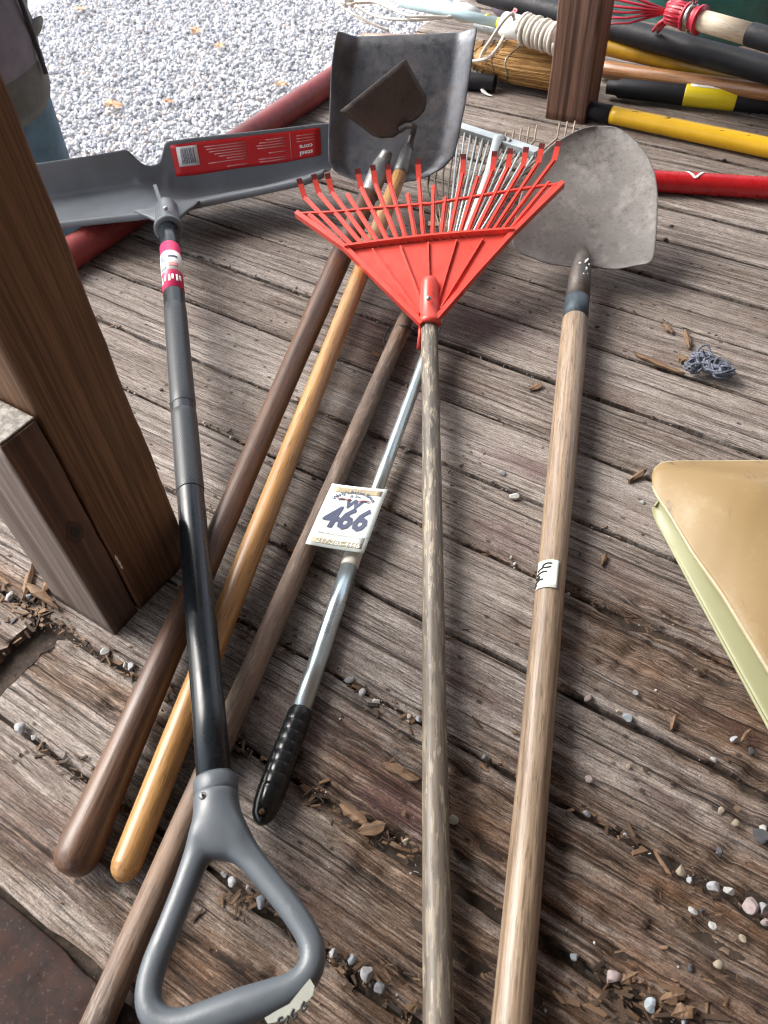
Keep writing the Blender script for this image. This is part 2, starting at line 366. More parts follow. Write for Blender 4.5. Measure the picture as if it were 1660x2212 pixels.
MATS = {}
def mats():
    M = MATS
    M['plank'] = plank_mat('weathered_board')
    M['redboard'] = steel_mat('worn_red_paint', (.036, .027, .025), (.062, .030, .023), .85, .8, .0, (.09, .07, .065), 9)
    M['cream'] = plain('cream_worn_edge', (.42, .36, .23), .45, 0, .12, 60)
    M['knot'] = plain('dark_knot', (.050, .022, .014), .6, 0, .4, 200, .4, 300)
    M['nail'] = plain('rusty_nail', (.030, .020, .017), .6, .4, .3, 200)
    M['dirt'] = plain('gap_dirt', (.040, .028, .020), .95, 0, .6, 120, 1.0, 300)
    M['post'] = post_mat('stained_post', (.100, .050, .025), (.185, .100, .052), 190)
    M['post2'] = post_mat('brown_post', (.070, .036, .025), (.23, .130, .09), 120)
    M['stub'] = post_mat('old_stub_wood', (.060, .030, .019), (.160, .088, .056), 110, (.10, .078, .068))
    M['stublit'] = post_mat('lit_stub_face', (.135, .10, .083), (.27, .22, .19), 70, (.16, .125, .11))  # paler stub sides: skylight painted into the weathered wood colour
    M['endgrain'] = post_mat('sawn_end', (.17, .155, .135), (.40, .38, .345), 140)
    M['redboard'].node_tree.nodes['Principled BSDF'].inputs['Specular IOR Level'].default_value = .12
    M['railred'] = steel_mat('red_rail_paint', (.22, .03, .028), (.30, .06, .055), .6, .4, 0.0, None, 10)
    M['hdark'] = handle_mat('dark_ash', (.042, .019, .010), (.160, .080, .041), .46, .12, grime=.6, grime_col=(.05, .032, .03), bump=.4)
    M['hgold'] = handle_mat('varnished_ash', (.26, .120, .035), (.48, .265, .092), .42, .2, streak=90, grime=.3, grime_col=(.22, .10, .035), bump=.12)
    M['hbrown'] = handle_mat('bare_grey_wood', (.085, .052, .035), (.235, .152, .10), .6, 0, grime=.95, grime_col=(.055, .042, .036), wear=(.24, .19, .15), wear_amt=.6, bump=.6)
    M['hflake'] = handle_mat('flaking_varnish', (.085, .070, .056), (.22, .18, .14), .5, .1, wear=(.42, .37, .26), wear_amt=.75, grime=.8, grime_col=(.07, .065, .06))
    M['hpale'] = handle_mat('pale_ash', (.13, .083, .050), (.40, .30, .205), .40, .2, streak=150, grime=.55, grime_col=(.15, .105, .07), bump=.5)
    M['hhick'] = handle_mat('hickory', (.17, .07, .025), (.42, .21, .09), .35, .4)
    M['hwhite'] = handle_mat('white_pine', (.55, .45, .32), (.74, .66, .52), .5, 0, grime=.15, grime_col=(.4, .28, .15), bump=.06)
    M['scoop'] = steel_mat('scoop_steel', (.135, .145, .165), (.10, .085, .08), .75, .46, .6, (.03, .03, .032), 11, (.20, .195, .20))
    M['hoe'] = steel_mat('hoe_steel', (.105, .095, .09), (.085, .055, .042), .8, .45, .5, (.17, .15, .14), 14)
    M['ferrule'] = steel_mat('worn_ferrule', (.24, .25, .25), (.12, .10, .085), .6, .4, .7, None, 30)
    M['spade'] = steel_mat('cement_worn_steel', (.235, .222, .21), (.10, .088, .082), .9, .6, .25, (.04, .036, .036), 12, (.33, .315, .30))
    M['socket'] = steel_mat('old_socket', (.085, .082, .08), (.13, .082, .05), .8, .5, .4, (.5, .48, .45), 40)
    M['bluepaint'] = steel_mat('blue_band', (.03, .055, .075), (.09, .085, .08), .6, .5, .1, None, 50)
    M['galv'] = plain('galvanised', (.50, .55, .55), .36, .35, .15, 30)
    M['alu'] = plain('bright_tube', (.54, .63, .65), .30, .88, .05, 8)
    M['rusty'] = plain('rusty_wire', (.25, .20, .15), .6, .3, .35, 40)
    M['blackshaft'] = plain('black_shaft', (.010, .015, .019), .27, 0, .08, 12)
    M['blackrub'] = plain('black_rubber', (.012, .013, .017), .55, 0, .25, 40, .15, 300, .3)
    M['blackgloss'] = plain('black_grip', (.010, .012, .014), .22, 0, .2, 30)
    M['greyplastic'] = plain('grey_blade_plastic', (.135, .150, .165), .36, 0, .18, 12, .1, 500)
    M['gripgrey'] = plain('grained_grip', (.085, .100, .114), .36, 0, .05, 18, .16, 650)
    M['redplastic'] = plain('red_rake_plastic', (.66, .072, .052), .34, 0, .07, 14, .05, 300)
    M['reddark'] = plain('worn_tine_tip', (.15, .014, .014), .5, 0, .35, 60)
    M['red2'] = plain('crimson_plastic', (.50, .03, .055), .35, 0, .15, 30)
    M['redpaint'] = plain('red_handle_paint', (.40, .010, .014), .3, 0, .12, 30)
    M['yellow'] = plain('yellow_fibreglass', (.72, .43, .015), .35, 0, .08, 12)
    M['yellow2'] = plain('lemon_sleeve', (.74, .58, .02), .35, 0, .08, 12)
    M['ochre'] = plain('ochre_handle', (.42, .24, .015), .35, 0, .3, 14)
    M['sticker'] = plain('red_sticker', (.52, .012, .016), .35, 0, .06, 10)
    M['pink'] = plain('pink_sticker', (.66, .035, .13), .4, 0, .08, 30)
    M['white'] = plain('white_print', (.78, .78, .76), .5, 0, .05, 30)
    M['faint'] = plain('faint_print', (.58, .24, .23), .5, 0, .1, 30)
    M['photo'] = plain('photo_print', (.30, .36, .40), .4, 0, .5, 60)
    M['dk'] = plain('dark_print', (.085, .10, .16), .5, 0, .1, 40)
    M['ink'] = plain('marker_ink', (.016, .02, .02), .6, 0, .1, 40)
    M['card'] = plain('tag_card', (.76, .84, .80), .45, 0, .03, 20)
    M['goldprint'] = plain('gold_print', (.42, .36, .24), .5, 0, .25, 60)
    M['pinkprint'] = plain('pink_print', (.75, .42, .42), .5, 0, .1, 30)
    M['tape'] = plain('masking_tape', (.70, .73, .66), .6, 0, .05, 40, .2, 500)
    M['tapegrey'] = plain('grey_tape', (.27, .28, .24), .6, 0, .1, 40, .2, 500)
    M['maroon'] = plain('maroon_print', (.12, .02, .03), .5)
    M['screw'] = plain('screw_head', (.45, .44, .42), .3, .9, .2, 80)
    M['cord'] = plain('white_cord', (.66, .63, .56), .7, 0, .15, 90, .4, 600)
    M['whiteplastic'] = plain('white_plastic', (.74, .77, .78), .4, 0, .08, 20)
    M['paleblue'] = plain('pale_blue_tube', (.50, .66, .70), .35, .2, .1, 20)
    M['tapeyel'] = plain('yellow_tape', (.72, .58, .02), .4)
    M['straw'] = handle_mat('broom_straw', (.27, .125, .028), (.60, .36, .115), .6, 0, streak=160, grime=.4, grime_col=(.2, .09, .02))
    M['stitch'] = plain('maroon_stitch', (.12, .03, .025), .7)
    M['wire'] = plain('wire_band', (.25, .24, .22), .4, .8)
    M['bag'] = plain('dark_green_sheet', (.022, .075, .064), .16, 0, .5, 9, .9, 45)
    M['mauve'] = plain('mauve_cloth', (.17, .14, .18), .85, 0, .2, 30, .4, 300)
    M['tan'] = None
    M['paleg'] = plain('pale_green_plastic', (.30, .30, .165), .45, 0, .07, 12)
    M['twine'] = plain('blue_grey_twine', (.12, .135, .175), .7, 0, .5, 120, .5, 700)
    M['chip'] = handle_mat('wood_chip', (.075, .042, .024), (.27, .165, .09), .75, 0, streak=200)
    M['leaf'] = plain('dry_leaf', (.46, .27, .15), .7, 0, .3, 60)
    M['skin'] = plain('skin', (.50, .30, .21), .5)
    M['hair'] = plain('brown_hair', (.05, .03, .02), .6)
    M['jacket'] = plain('grey_jacket', (.135, .12, .14), .85, 0, .2, 16, .5, 500)
    M['jacket2'] = plain('olive_trim', (.085, .085, .072), .85, 0, .2, 20, .5, 500)
    M['seam'] = plain('dark_seam', (.03, .028, .028), .9)
    M['jeans'] = plain('blue_denim', (.085, .155, .205), .85, 0, .3, 14, .5, 700)
    M['shoe'] = plain('brown_shoe', (.05, .035, .025), .5)
    M['roof'] = plain('roof_boards', (.24, .19, .15), .8, 0, .2, 10)
    for i, c in enumerate([(.33, .33, .34), (.22, .225, .235), (.41, .41, .39), (.32, .26, .25), (.33, .28, .21), (.06, .06, .065), (.28, .315, .34)]):
        M['peb%d' % i] = plain('pebble_stone_%s' % ['pale', 'grey', 'white', 'pink', 'cream', 'slate', 'blue'][i], c, .75, 0, .22, 130, .4, 400)
    # gravel: each stone its own tone through a per-stone attribute
    m = NT('crushed_gravel'); a = m.n('Attribute', attribute_name='tone')
    c = m.ramp(a.outputs['Fac'], [(0, (.30, .315, .35)), (.25, (.49, .505, .54)), (.6, (.64, .65, .67)), (.85, (.76, .75, .74)), (1, (.62, .52, .46))])
    c = m.mix(m.ramp(m.noise(m.map((1, 1, 1)), 90, 4), [(.35, .25), (.6, 0.0)]), c, (.36, .37, .40))
    m.set('Base Color', c); m.set('Roughness', .85); M['gravel'] = m.m
    m = NT('grit_stone'); a = m.n('Attribute', attribute_name='tone')
    m.set('Base Color', m.ramp(a.outputs['Fac'], [(0, (.08, .06, .05)), (.4, (.22, .19, .17)), (.7, (.42, .41, .41)), (1, (.60, .60, .58))])); m.set('Roughness', .85); M['gritstone'] = m.m
    m = NT('ground_grit'); v = m.map((1, 1, 1)); vo = m.n('TexVoronoi'); vo.inputs['Scale'].default_value = 42; m.l(v, vo.inputs['Vector'])
    sx = m.n('SeparateColor'); m.l(vo.outputs['Color'], sx.inputs[0])
    m.set('Base Color', m.ramp(sx.outputs[0], [(0, (.22, .23, .25)), (.6, (.48, .48, .49)), (1, (.64, .62, .6))])); m.set('Roughness', .9)
    m.bump(m.math('SUBTRACT', 1.0, vo.outputs['Distance']), 1.0, .012); M['grit'] = m.m
    m = NT('deck_litter'); a = m.n('Attribute', attribute_name='tone')
    m.set('Base Color', m.ramp(a.outputs['Fac'], [(0, (.025, .018, .013)), (.35, (.065, .038, .022)), (.6, (.145, .085, .046)), (.8, (.20, .125, .07)), (.88, (.30, .28, .26)), (1, (.42, .41, .40))]))
    m.set('Roughness', .85); M['litter'] = m.m
    # knurled shaft: dots from the tube's own UV
    m = NT('dimpled_shaft'); uv = m.x.outputs['UV']; sp = m.n('SeparateXYZ'); m.l(uv, sp.inputs[0])
    uu = m.math('MULTIPLY', sp.outputs[0], 34.0); vv = m.math('MULTIPLY', sp.outputs[1], 330.0)
    half = m.math('MULTIPLY', m.math('FLOOR', m.math('MODULO', vv, 2.0)), .5); uu = m.math('ADD', uu, half)
    du = m.math('SUBTRACT', m.math('FRACT', uu), .5); dv = m.math('SUBTRACT', m.math('FRACT', vv), .5)
    r = m.math('SQRT', m.math('ADD', m.math('MULTIPLY', du, du), m.math('MULTIPLY', dv, dv)))
    dot = m.ramp(r, [(.2, 0.0), (.33, 1.0)])
    m.set('Base Color', m.mix(dot, (.006, .007, .008), (.030, .037, .043))); m.set('Roughness', .38); m.bump(dot, .7, .0009); M['dimple'] = m.m
    # ochre plastic with scuffs
    m = NT('tan_plastic'); v = m.map((1, 1, 1)); a = m.noise(v, 7, 4)
    c = m.ramp(a, [(.3, (.235, .155, .066)), (.7, (.30, .21, .10))])
    c = m.mix(m.ramp(m.noise(m.map((70, 14, 30), v), 1, 4, .65), [(.63, 0.0), (.72, .55)]), c, (.07, .055, .04))
    c = m.mix(m.ramp(m.noise(v, 11, 5, .7), [(.55, 0.0), (.72, .4)]), c, (.50, .43, .28))
    m.set('Base Color', c); m.set('Roughness', .46); m.set('Specular IOR Level', .35); M['tan'] = m.m
mats(); M = MATS

# ------------------------------------------------------------------ ground and gravel
GZ = -0.80
g = mesh('ground', [(-150, -150, GZ-.012), (150, -150, GZ-.012), (150, 150, GZ-.012), (-150, 150, GZ-.012)], [(0, 1, 2, 3)], M['grit'], smooth=False)
tag(g, kind='structure')
def bulk_stones(name, pts, size, mat, rng, squash=.7, tone=None, z0=0.0):
    """many small angular stones in one mesh"""
    t = (1+5**.5)/2
    B = np.array([(-1, t, 0), (1, t, 0), (-1, -t, 0), (1, -t, 0), (0, -1, t), (0, 1, t), (0, -1, -t), (0, 1, -t), (t, 0, -1), (t, 0, 1), (-t, 0, -1), (-t, 0, 1)])/1.9
    F = np.array([(0, 11, 5), (0, 5, 1), (0, 1, 7), (0, 7, 10), (0, 10, 11), (1, 5, 9), (5, 11, 4), (11, 10, 2), (10, 7, 6), (7, 1, 8), (3, 9, 4), (3, 4, 2), (3, 2, 6), (3, 6, 8), (3, 8, 9), (4, 9, 5), (2, 4, 11), (6, 2, 10), (8, 6, 7), (9, 8, 1)])
    n = len(pts); V = np.repeat(B[None], n, 0)*(1+rng.uniform(-.3, .3, (n, 12, 1)))
    V *= rng.uniform(.65, 1.25, (n, 1, 3))*np.array([1, 1, squash])
    q = rng.normal(size=(n, 4)); q /= np.linalg.norm(q, axis=1)[:, None]; w, x, y, z = q.T
    Rm = np.stack([1-2*(y*y+z*z), 2*(x*y-w*z), 2*(x*z+w*y), 2*(x*y+w*z), 1-2*(x*x+z*z), 2*(y*z-w*x), 2*(x*z-w*y), 2*(y*z+w*x), 1-2*(x*x+y*y)], 1).reshape(n, 3, 3)
    V = np.einsum('nij,nkj->nki', Rm, V)*np.asarray(size).reshape(-1, 1, 1)*.5 + np.asarray(pts)[:, None, :]
    me = bpy.data.meshes.new(name); me.vertices.add(n*12); me.vertices.foreach_set('co', V.ravel())
    f = (F[None]+12*np.arange(n)[:, None, None]).reshape(-1, 3); nf = len(f)
    me.loops.add(nf*3); me.polygons.add(nf); me.loops.foreach_set('vertex_index', f.ravel().astype(np.int32))
    me.polygons.foreach_set('loop_start', np.arange(0, nf*3, 3, dtype=np.int32))
    try: me.polygons.foreach_set('loop_total', np.full(nf, 3, np.int32))
    except Exception: pass
    a = me.attributes.new('tone', 'FLOAT', 'POINT'); a.data.foreach_set('value', np.repeat(rng.rand(n) if tone is None else tone, 12).astype(np.float32))
    me.update(); me.validate(); me.materials.append(mat)
    o = bpy.data.objects.new(name, me); link(o); return o
rng = np.random.RandomState(5)
gn = 62000
gu = rng.uniform(-4.6, -1.15, gn); gnn = rng.uniform(-.3, 4.2, gn)
gp = np.stack([gu*UX.x+gnn*NX.x, gu*UX.y+gnn*NX.y, np.full(gn, GZ)+rng.uniform(-.006, .010, gn)], 1)
o = bulk_stones('gravel', gp, rng.uniform(.011, .027, gn), M['gravel'], rng)
tag(o, kind='stuff')

# ------------------------------------------------------------------ deck boards
def rotfield(u, n):
    gs = [(.25, .02, .42, .26, .75), (.45, .30, .35, .16, .45), (-.02, .20, .20, .09, .55), (.02, .50, .12, .045, .6), (.12, .44, .2, .05, .45), (-.50, .14, .2, .05, .5),
          (-.22, .20, .1, .06, .5), (.4, .62, .3, .07, .30), (.05, .0, .6, .1, .5), (-.7, .16, .15, .05, .4)]
    r = np.zeros_like(u)
    for a, b, c, d, e in gs: r = np.maximum(r, e*np.exp(-((u-a)/c)**2-((n-b)/d)**2)) + .12*e*np.exp(-((u-a)/c)**2-((n-b)/d)**2)
    r = r + (.30*(1-sstep(.1, .75, n)) + .12)*sstep(-.42, .0, u)
    return np.clip(r + .6*(fbm(u*7, n*26, 4)-.5), 0, 1)
def stain_shade_field(u, n):  # maroon stains, with shadows of rake, handles and snow blade painted in
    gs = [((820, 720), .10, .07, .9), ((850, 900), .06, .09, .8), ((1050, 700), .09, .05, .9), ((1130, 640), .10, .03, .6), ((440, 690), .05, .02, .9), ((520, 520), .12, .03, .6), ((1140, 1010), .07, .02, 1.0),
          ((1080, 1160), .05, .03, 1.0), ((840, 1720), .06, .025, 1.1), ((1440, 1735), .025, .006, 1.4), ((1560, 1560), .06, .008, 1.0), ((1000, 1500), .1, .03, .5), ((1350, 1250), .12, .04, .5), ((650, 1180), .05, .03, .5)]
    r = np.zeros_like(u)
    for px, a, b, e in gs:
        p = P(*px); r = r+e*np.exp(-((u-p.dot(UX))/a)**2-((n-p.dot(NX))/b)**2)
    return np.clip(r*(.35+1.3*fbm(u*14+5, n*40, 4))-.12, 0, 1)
deck = thing('deck', 'raised deck of weathered grey-brown boards with gritty gaps', 'deck', D(.4, .9, 0))
del deck['category']; deck['kind'] = 'structure'
SEAMS = [-.51, -.395, -.28, -.167, -.052, .064, .173, .288, .397, .514, .618, .727, .836, .940, 1.049]
while SEAMS[-1] < 3.3: SEAMS.append(SEAMS[-1]+.109)
def plank(u0, u1, n0, n1, mat, fine, rough_end=(0, 0), dz=0.0):
    nu = int((u1-u0)/(.006 if fine else .03)); nn = 18 if fine else 6
    L = u1-u0; Wd = n1-n0; cu, cn = (u0+u1)/2, (n0+n1)/2
    s = np.linspace(0, 1, nu+1); t = np.linspace(0, 1, nn+1)
    t = .5-.5*np.cos(t*PI)*(.35+.65*np.abs(np.cos(t*PI))**.5) if not fine else np.concatenate([[0, .012, .035], np.linspace(.08, .92, nn-5), [.965, .988, 1]])
    SS, TT = np.meshgrid(s, t, indexing='ij')
    UU = u0+SS*L; NN = n0+TT*Wd
    r = rotfield(UU, NN)
    gap = .0011
    e0 = gap+.0022*fbm(UU*22, UU*0+n0*50, 4)+.009*rotfield(UU, UU*0+n0)*sstep(.45, .75, fbm(UU*16, UU*0+n0*77+5, 4))
    e1 = gap+.0022*fbm(UU*22, UU*0+n1*50+9, 4)+.009*rotfield(UU, UU*0+n1)*sstep(.45, .75, fbm(UU*16, UU*0+n1*77+15, 4))
    NN2 = n0+e0+TT*(Wd-e0-e1)
    if rough_end[0]: UU = np.maximum(UU, u0+rough_end[0]*fbm(NN*60+n0*9, NN*0, 4))
    if rough_end[1]: UU = np.minimum(UU, u1-rough_end[1]*fbm(NN*60+n0*19, NN*0+3, 4))
    de = np.minimum(NN2-(n0+e0), (n1-e1)-NN2)
    Z = -.0022*np.exp(-(np.maximum(de, 0)/.0022)) + dz
    if fine:
        ridge = fbm(UU*9, NN*240, 3)
        pits = sstep(.52, .75, fbm(UU*30+3, NN*95+7, 4))
        Z = Z-r*.008*np.abs(ridge-.5)*2-.009*pits*sstep(.22, .6, r)-.0012*np.abs(fbm(UU*4, NN*300, 2)-.5)*2
        Z = Z-.007*sstep(.45, .8, r)*sstep(.5, .6, fbm(UU*11, NN*40, 3))
    Z = Z+.0008*np.sin(TT*PI)
    X = UU-cu; Y = NN2-cn
    top = np.stack([X, Y, Z], -1)
    a, b = nu+1, nn+1
    V = top.reshape(-1, 3); idx = np.arange(a*b).reshape(a, b)
    fs = np.stack([idx[:-1, :-1], idx[1:, :-1], idx[1:, 1:], idx[:-1, 1:]], -1).reshape(-1, 4)
    ring = np.concatenate([idx[:, 0], idx[-1, 1:], idx[::-1, -1][1:], idx[0, ::-1][1:-1]])
    low = V[ring].copy(); low[:, 2] = -.036+dz; k = len(ring); base = a*b
    V = np.concatenate([V, low]); j = (np.arange(k)+1) % k
    sk = np.stack([ring[j], ring, base+np.arange(k), base+j], -1)
    F = np.concatenate([fs, sk])
    me = bpy.data.meshes.new('plank'); me.vertices.add(len(V)); me.vertices.foreach_set('co', V.ravel())
    me.loops.add(F.size); me.polygons.add(len(F)); me.loops.foreach_set('vertex_index', F.ravel().astype(np.int32))
    me.polygons.foreach_set('loop_start', np.arange(0, F.size, 4, dtype=np.int32))
    at = me.attributes.new('rot', 'FLOAT', 'POINT')
    a2 = me.attributes.new('stain_shade', 'FLOAT', 'POINT'); a2.data.foreach_set('value', np.concatenate([stain_shade_field(UU, NN).ravel(), np.zeros(k)]).astype(np.float32))
    rr = np.concatenate([r.ravel(), np.full(k, .6)]); at.data.foreach_set('value', rr.astype(np.float32))
    me.update(); me.validate(); me.materials.append(mat)
    me.polygons.foreach_set('use_smooth', [True]*len(fs)+[False]*k)
    o = bpy.data.objects.new('plank', me)
    Mx = Matrix((UX, NX, UP)).transposed().to_4x4(); Mx.translation = D(cu, cn, 0)
    return link(o, deck, Mx)
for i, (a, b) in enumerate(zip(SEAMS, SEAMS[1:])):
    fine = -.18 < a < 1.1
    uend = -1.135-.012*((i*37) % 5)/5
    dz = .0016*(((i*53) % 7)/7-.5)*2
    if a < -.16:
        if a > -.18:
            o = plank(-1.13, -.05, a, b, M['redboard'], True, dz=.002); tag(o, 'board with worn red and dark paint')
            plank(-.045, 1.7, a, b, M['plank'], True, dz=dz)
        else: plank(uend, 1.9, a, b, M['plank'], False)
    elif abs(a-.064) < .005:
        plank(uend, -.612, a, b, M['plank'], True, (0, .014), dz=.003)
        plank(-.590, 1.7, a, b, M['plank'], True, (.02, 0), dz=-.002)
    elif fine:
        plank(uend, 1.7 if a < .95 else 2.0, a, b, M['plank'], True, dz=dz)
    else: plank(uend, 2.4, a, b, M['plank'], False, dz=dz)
nr_ = random.Random(21); nail_me = None
for a, b in zip(SEAMS[4:14], SEAMS[5:15]):
    for u in (-.66, -.12, .34):
        for f in (.25, .75):
            if nr_.random() < .35: continue
            p = D(u+nr_.uniform(-.012, .012), a+(b-a)*f+nr_.uniform(-.008, .008), -.001)
            if nail_me is None: o = stick('nail', p-UP*.012, p+UP*.0022, [(.0, .002), (.0115, .0022), (.0125, .0042), (.0136, .0040), (.0142, .0006)], M['nail'], deck, 12); nail_me = o
            else:
                o = nail_me.copy(); X = WM[nail_me.name].copy(); X.translation = p-UP*.012; COL.objects.link(o); o.parent = deck; o.matrix_basis = X; WM[o.name] = X
Mx = Matrix((UX, NX, UP)).transposed().to_4x4(); Mx.translation = D(.6, 1.4, 0)
sub = box('gap_dirt', (-1.73, -1.9, -.06), (1.8, 1.9, -.0125), M['dirt'], deck, Mx); tag(sub, kind='stuff')
sk = box('skirt_board', (-.02, -1.9, -.25), (.012, 1.9, -.062), M['post'], deck, Matrix.Translation(D(-1.14, 1.4, 0)) @ Mx.to_3x3().to_4x4())
for n in (-.3, 1.5, 3.2):
    box('deck_leg', (-.05, -.05, GZ), (.05, .05, -.062), M['post'], deck, Matrix.Translation(D(-1.0, n, 0)) @ Mx.to_3x3().to_4x4())

# litter lying in and along the gaps: crumbs nobody could count
def chips_mesh(name, pts, dims, tones, rng, mat):
    n = len(pts); B = np.array([(x, y, z) for x in (-.5, .5) for y in (-.5, .5) for z in (-.5, .5)])
    F = np.array([(0, 1, 3, 2), (4, 6, 7, 5), (0, 4, 5, 1), (2, 3, 7, 6), (0, 2, 6, 4), (1, 5, 7, 3)])
    V = B[None]*dims[:, None, :]*(1+rng.uniform(-.35, .35, (n, 8, 3)))
    a = rng.uniform(0, 2*PI, n); a = np.where(rng.rand(n) < .6, TH+rng.normal(0, .4, n), a); p = rng.normal(0, .25, n)
    c, s = np.cos(a), np.sin(a); x, y, z = V[..., 0], V[..., 1], V[..., 2]
    x2 = x*np.cos(p)[:, None]+z*np.sin(p)[:, None]; z2 = -x*np.sin(p)[:, None]+z*np.cos(p)[:, None]
    V = np.stack([x2*c[:, None]-y*s[:, None], x2*s[:, None]+y*c[:, None], z2], -1)+pts[:, None, :]
    me = bpy.data.meshes.new(name); me.from_pydata(V.reshape(-1, 3).tolist(), [], (F[None]+8*np.arange(n)[:, None, None]).reshape(-1, 4).tolist())
    at = me.attributes.new('tone', 'FLOAT', 'POINT'); at.data.foreach_set('value', np.repeat(tones, 8).astype(np.float32)); me.materials.append(mat)
    o = bpy.data.objects.new(name, me); return link(o)
rng = np.random.RandomState(11); pts, dm, tn = [], [], []
for sv in SEAMS[5:15]:
    low = max(0, 1-sv/.75)
    for k in range(int(260+1300*low)):
        u = rng.uniform(-1.1, .9); den = fbm(np.array([u*5.0]), np.array([sv*40]), 3)[0]
        if den < .47-.1*low: continue
        n = sv+rng.normal(0, .003+.006*low*rng.rand())
        L = .0010+.0040*rng.rand()**3.5*(1+1.0*low)
        pts.append(D(u, n, rng.uniform(-.004, .002))); dm.append((L*rng.uniform(.8, 2.2), L*rng.uniform(.25, .6), L*rng.uniform(.15, .4))); tn.append(rng.rand()*.8 if L > .0022 else rng.rand())
for k in range(1500):
    u, n = rng.uniform(-1.0, .9), rng.uniform(-.1, 1.0); r = rotfield(np.array([u]), np.array([n]))[0]
    if rng.rand() > .25+r: continue
    L = .0012+.004*rng.rand()**3; pts.append(D(u, n, .001)); dm.append((L, L*rng.uniform(.3, .8), L*.35)); tn.append(rng.rand())
for (x, y, sx, cnt, lo) in [(60, 1330, 55, 120, .004), (1400, 2160, 90, 130, .004), (540, 1950, 45, 60, .003), (800, 2110, 60, 70, .003), (230, 1690, 50, 60, .003), (860, 1560, 70, 60, .003), (1480, 1960, 60, 50, .003), (1010, 1000, 45, 40, .002), (380, 1440, 60, 50, .003)]:
    for k in range(cnt):
        p = P(x+rng.normal(0, sx), y+rng.normal(0, sx*.45), .001); L = lo*(.3+2.2*rng.rand()**3)
        pts.append(p); dm.append((L*rng.uniform(.8, 2.6), L*.4, L*.22)); tn.append(rng.uniform(.1, .82))
o = chips_mesh('deck_litter', np.array([tuple(p) for p in pts]), np.array(dm), np.array(tn), rng, M['litter'])
tag(o, kind='stuff')
gpt, gsz = [], []
for k in range(1500):
    sv = rng.choice([.064, .064, .173, .288, .288, .397, .514, .618, .727, .836]); u = rng.uniform(-1.0, .8)
    if fbm(np.array([u*6.0+9]), np.array([sv*50]), 3)[0] < .5: continue
    p = D(u, sv+rng.normal(0, .004), rng.uniform(-.006, .001)); gpt.append(tuple(p)); gsz.append(.0015+.0045*rng.rand()**2.5)
for k in range(500): gpt.append(tuple(D(rng.uniform(-1, .9), rng.uniform(0, 1.1), .0008))); gsz.append(.001+.002*rng.rand()**2)
o = bulk_stones('deck_grit', gpt, np.array(gsz), M['gritstone'], rng); tag(o, kind='stuff')

# ------------------------------------------------------------------ posts, rail, roof
RB = Mx.to_3x3().to_4x4()
def at(u, n, z=0): return Matrix.Translation(D(u, n, z)) @ RB
base = P(249, 1374); bu, bn = base.dot(UX), base.dot(NX)
o = timber('wooden_post', (-.092, 0, 0), (.001, .090, 2.3), M['post'], None, at(bu, bn+.0415), 3)
tag(o, 'dark brown square post at left edge beside the snow shovel shaft', 'post', 'porch posts'); post_l = o
st = thing('cut_post_block', 'short sawn-off timber block against the left post, pale cut top', 'timber block', D(bu-.05, bn+.02, 0))
o = timber('timber', (-.100, 0, 0), (0, .0395, .305), [M['stub'], M['stublit']], st, at(bu, bn), 5, .0018)
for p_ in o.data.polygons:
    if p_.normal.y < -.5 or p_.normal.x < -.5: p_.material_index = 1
box('sawn_top', (-.098, .001, .3052), (-.002, .0385, .3075), M['endgrain'], st, at(bu, bn), .001)
rp = P(1261, 272)
def on_face(x, y, un, h=0.0):                                     # where a sight line meets the vertical face u = un
    d_ = ray(x, y); return CO+d_*((un-CO.dot(UX))/d_.dot(UX))+UX*h
kp = on_face(162, 1150, bu, .0006); lp = []
kn = [kp+NX*(math.cos(2*PI*k/18)*.0085*(1+.1*math.sin(k*2.3)))+UP*(math.sin(2*PI*k/18)*.015*(1+.12*math.sin(k*1.7))) for k in range(18)]
kt = sheet('knot', kn, UX, .0012, M['knot'], st)
sheet('knot_heart', [kp+UX*.0004+(v-kp)*.5 for v in kn], UX, .0008, M['seam'], kt)
for (x, y, l_) in ((252, 1206, .012), (258, 1216, .016), (263, 1225, .009)):
    p = on_face(x, y, bu+.001, .0004); sheet('pale_scrape', [p+NX*.0012, p+UP*l_*.5, p-NX*.0014, p-UP*l_*.5], UX, .0008, M['tape'], post_l)
M2 = Matrix.Translation(rp) @ Matrix.Rotation(math.radians(-31), 4, 'Z')
o = timber('wooden_post', (-.086, 0, 0), (0, .09, 2.3), M['post2'], None, M2, 8)
tag(o, 'reddish brown square post standing between broom and yellow handles', 'post', 'porch posts')
rail = thing('red_rail', 'faded red pipe rail along the deck edge behind the shovels', 'rail', D(-1.14, 1.2, .03))
tube('pipe', [D(-1.122, t, .027) for t in np.linspace(-.4, 1.72, 20)], .0265, M['railred'], rail, 24)
for n in (.15, 1.05): tube('clamp', [D(-1.122, n, .027), D(-1.122, n+.03, .027)], .0285, M['railred'], rail, 24)
roof = box('porch_roof', (-1.85, -2.4, 2.3), (1.75, 1.75, 2.36), M['roof'], None, at(.15, .9)); tag(roof, kind='structure')
o = box('sky_block_wall', (0, -2.4, -.78), (.1, 2.4, 2.3), M['post'], None, at(1.45, .9)); tag(o, 'unseen brown wall added right of the deck to block sky light', 'wall')  # added out of view to keep skylight off the right side
o = box('near_shade_wall', (.1, -.1, -.78), (1.75, 0, 2.3), M['post'], None, at(0.15, -1.5)); tag(o, 'unseen brown wall added at the near end to darken the deck', 'wall')  # added out of view to shade the near right of the deck

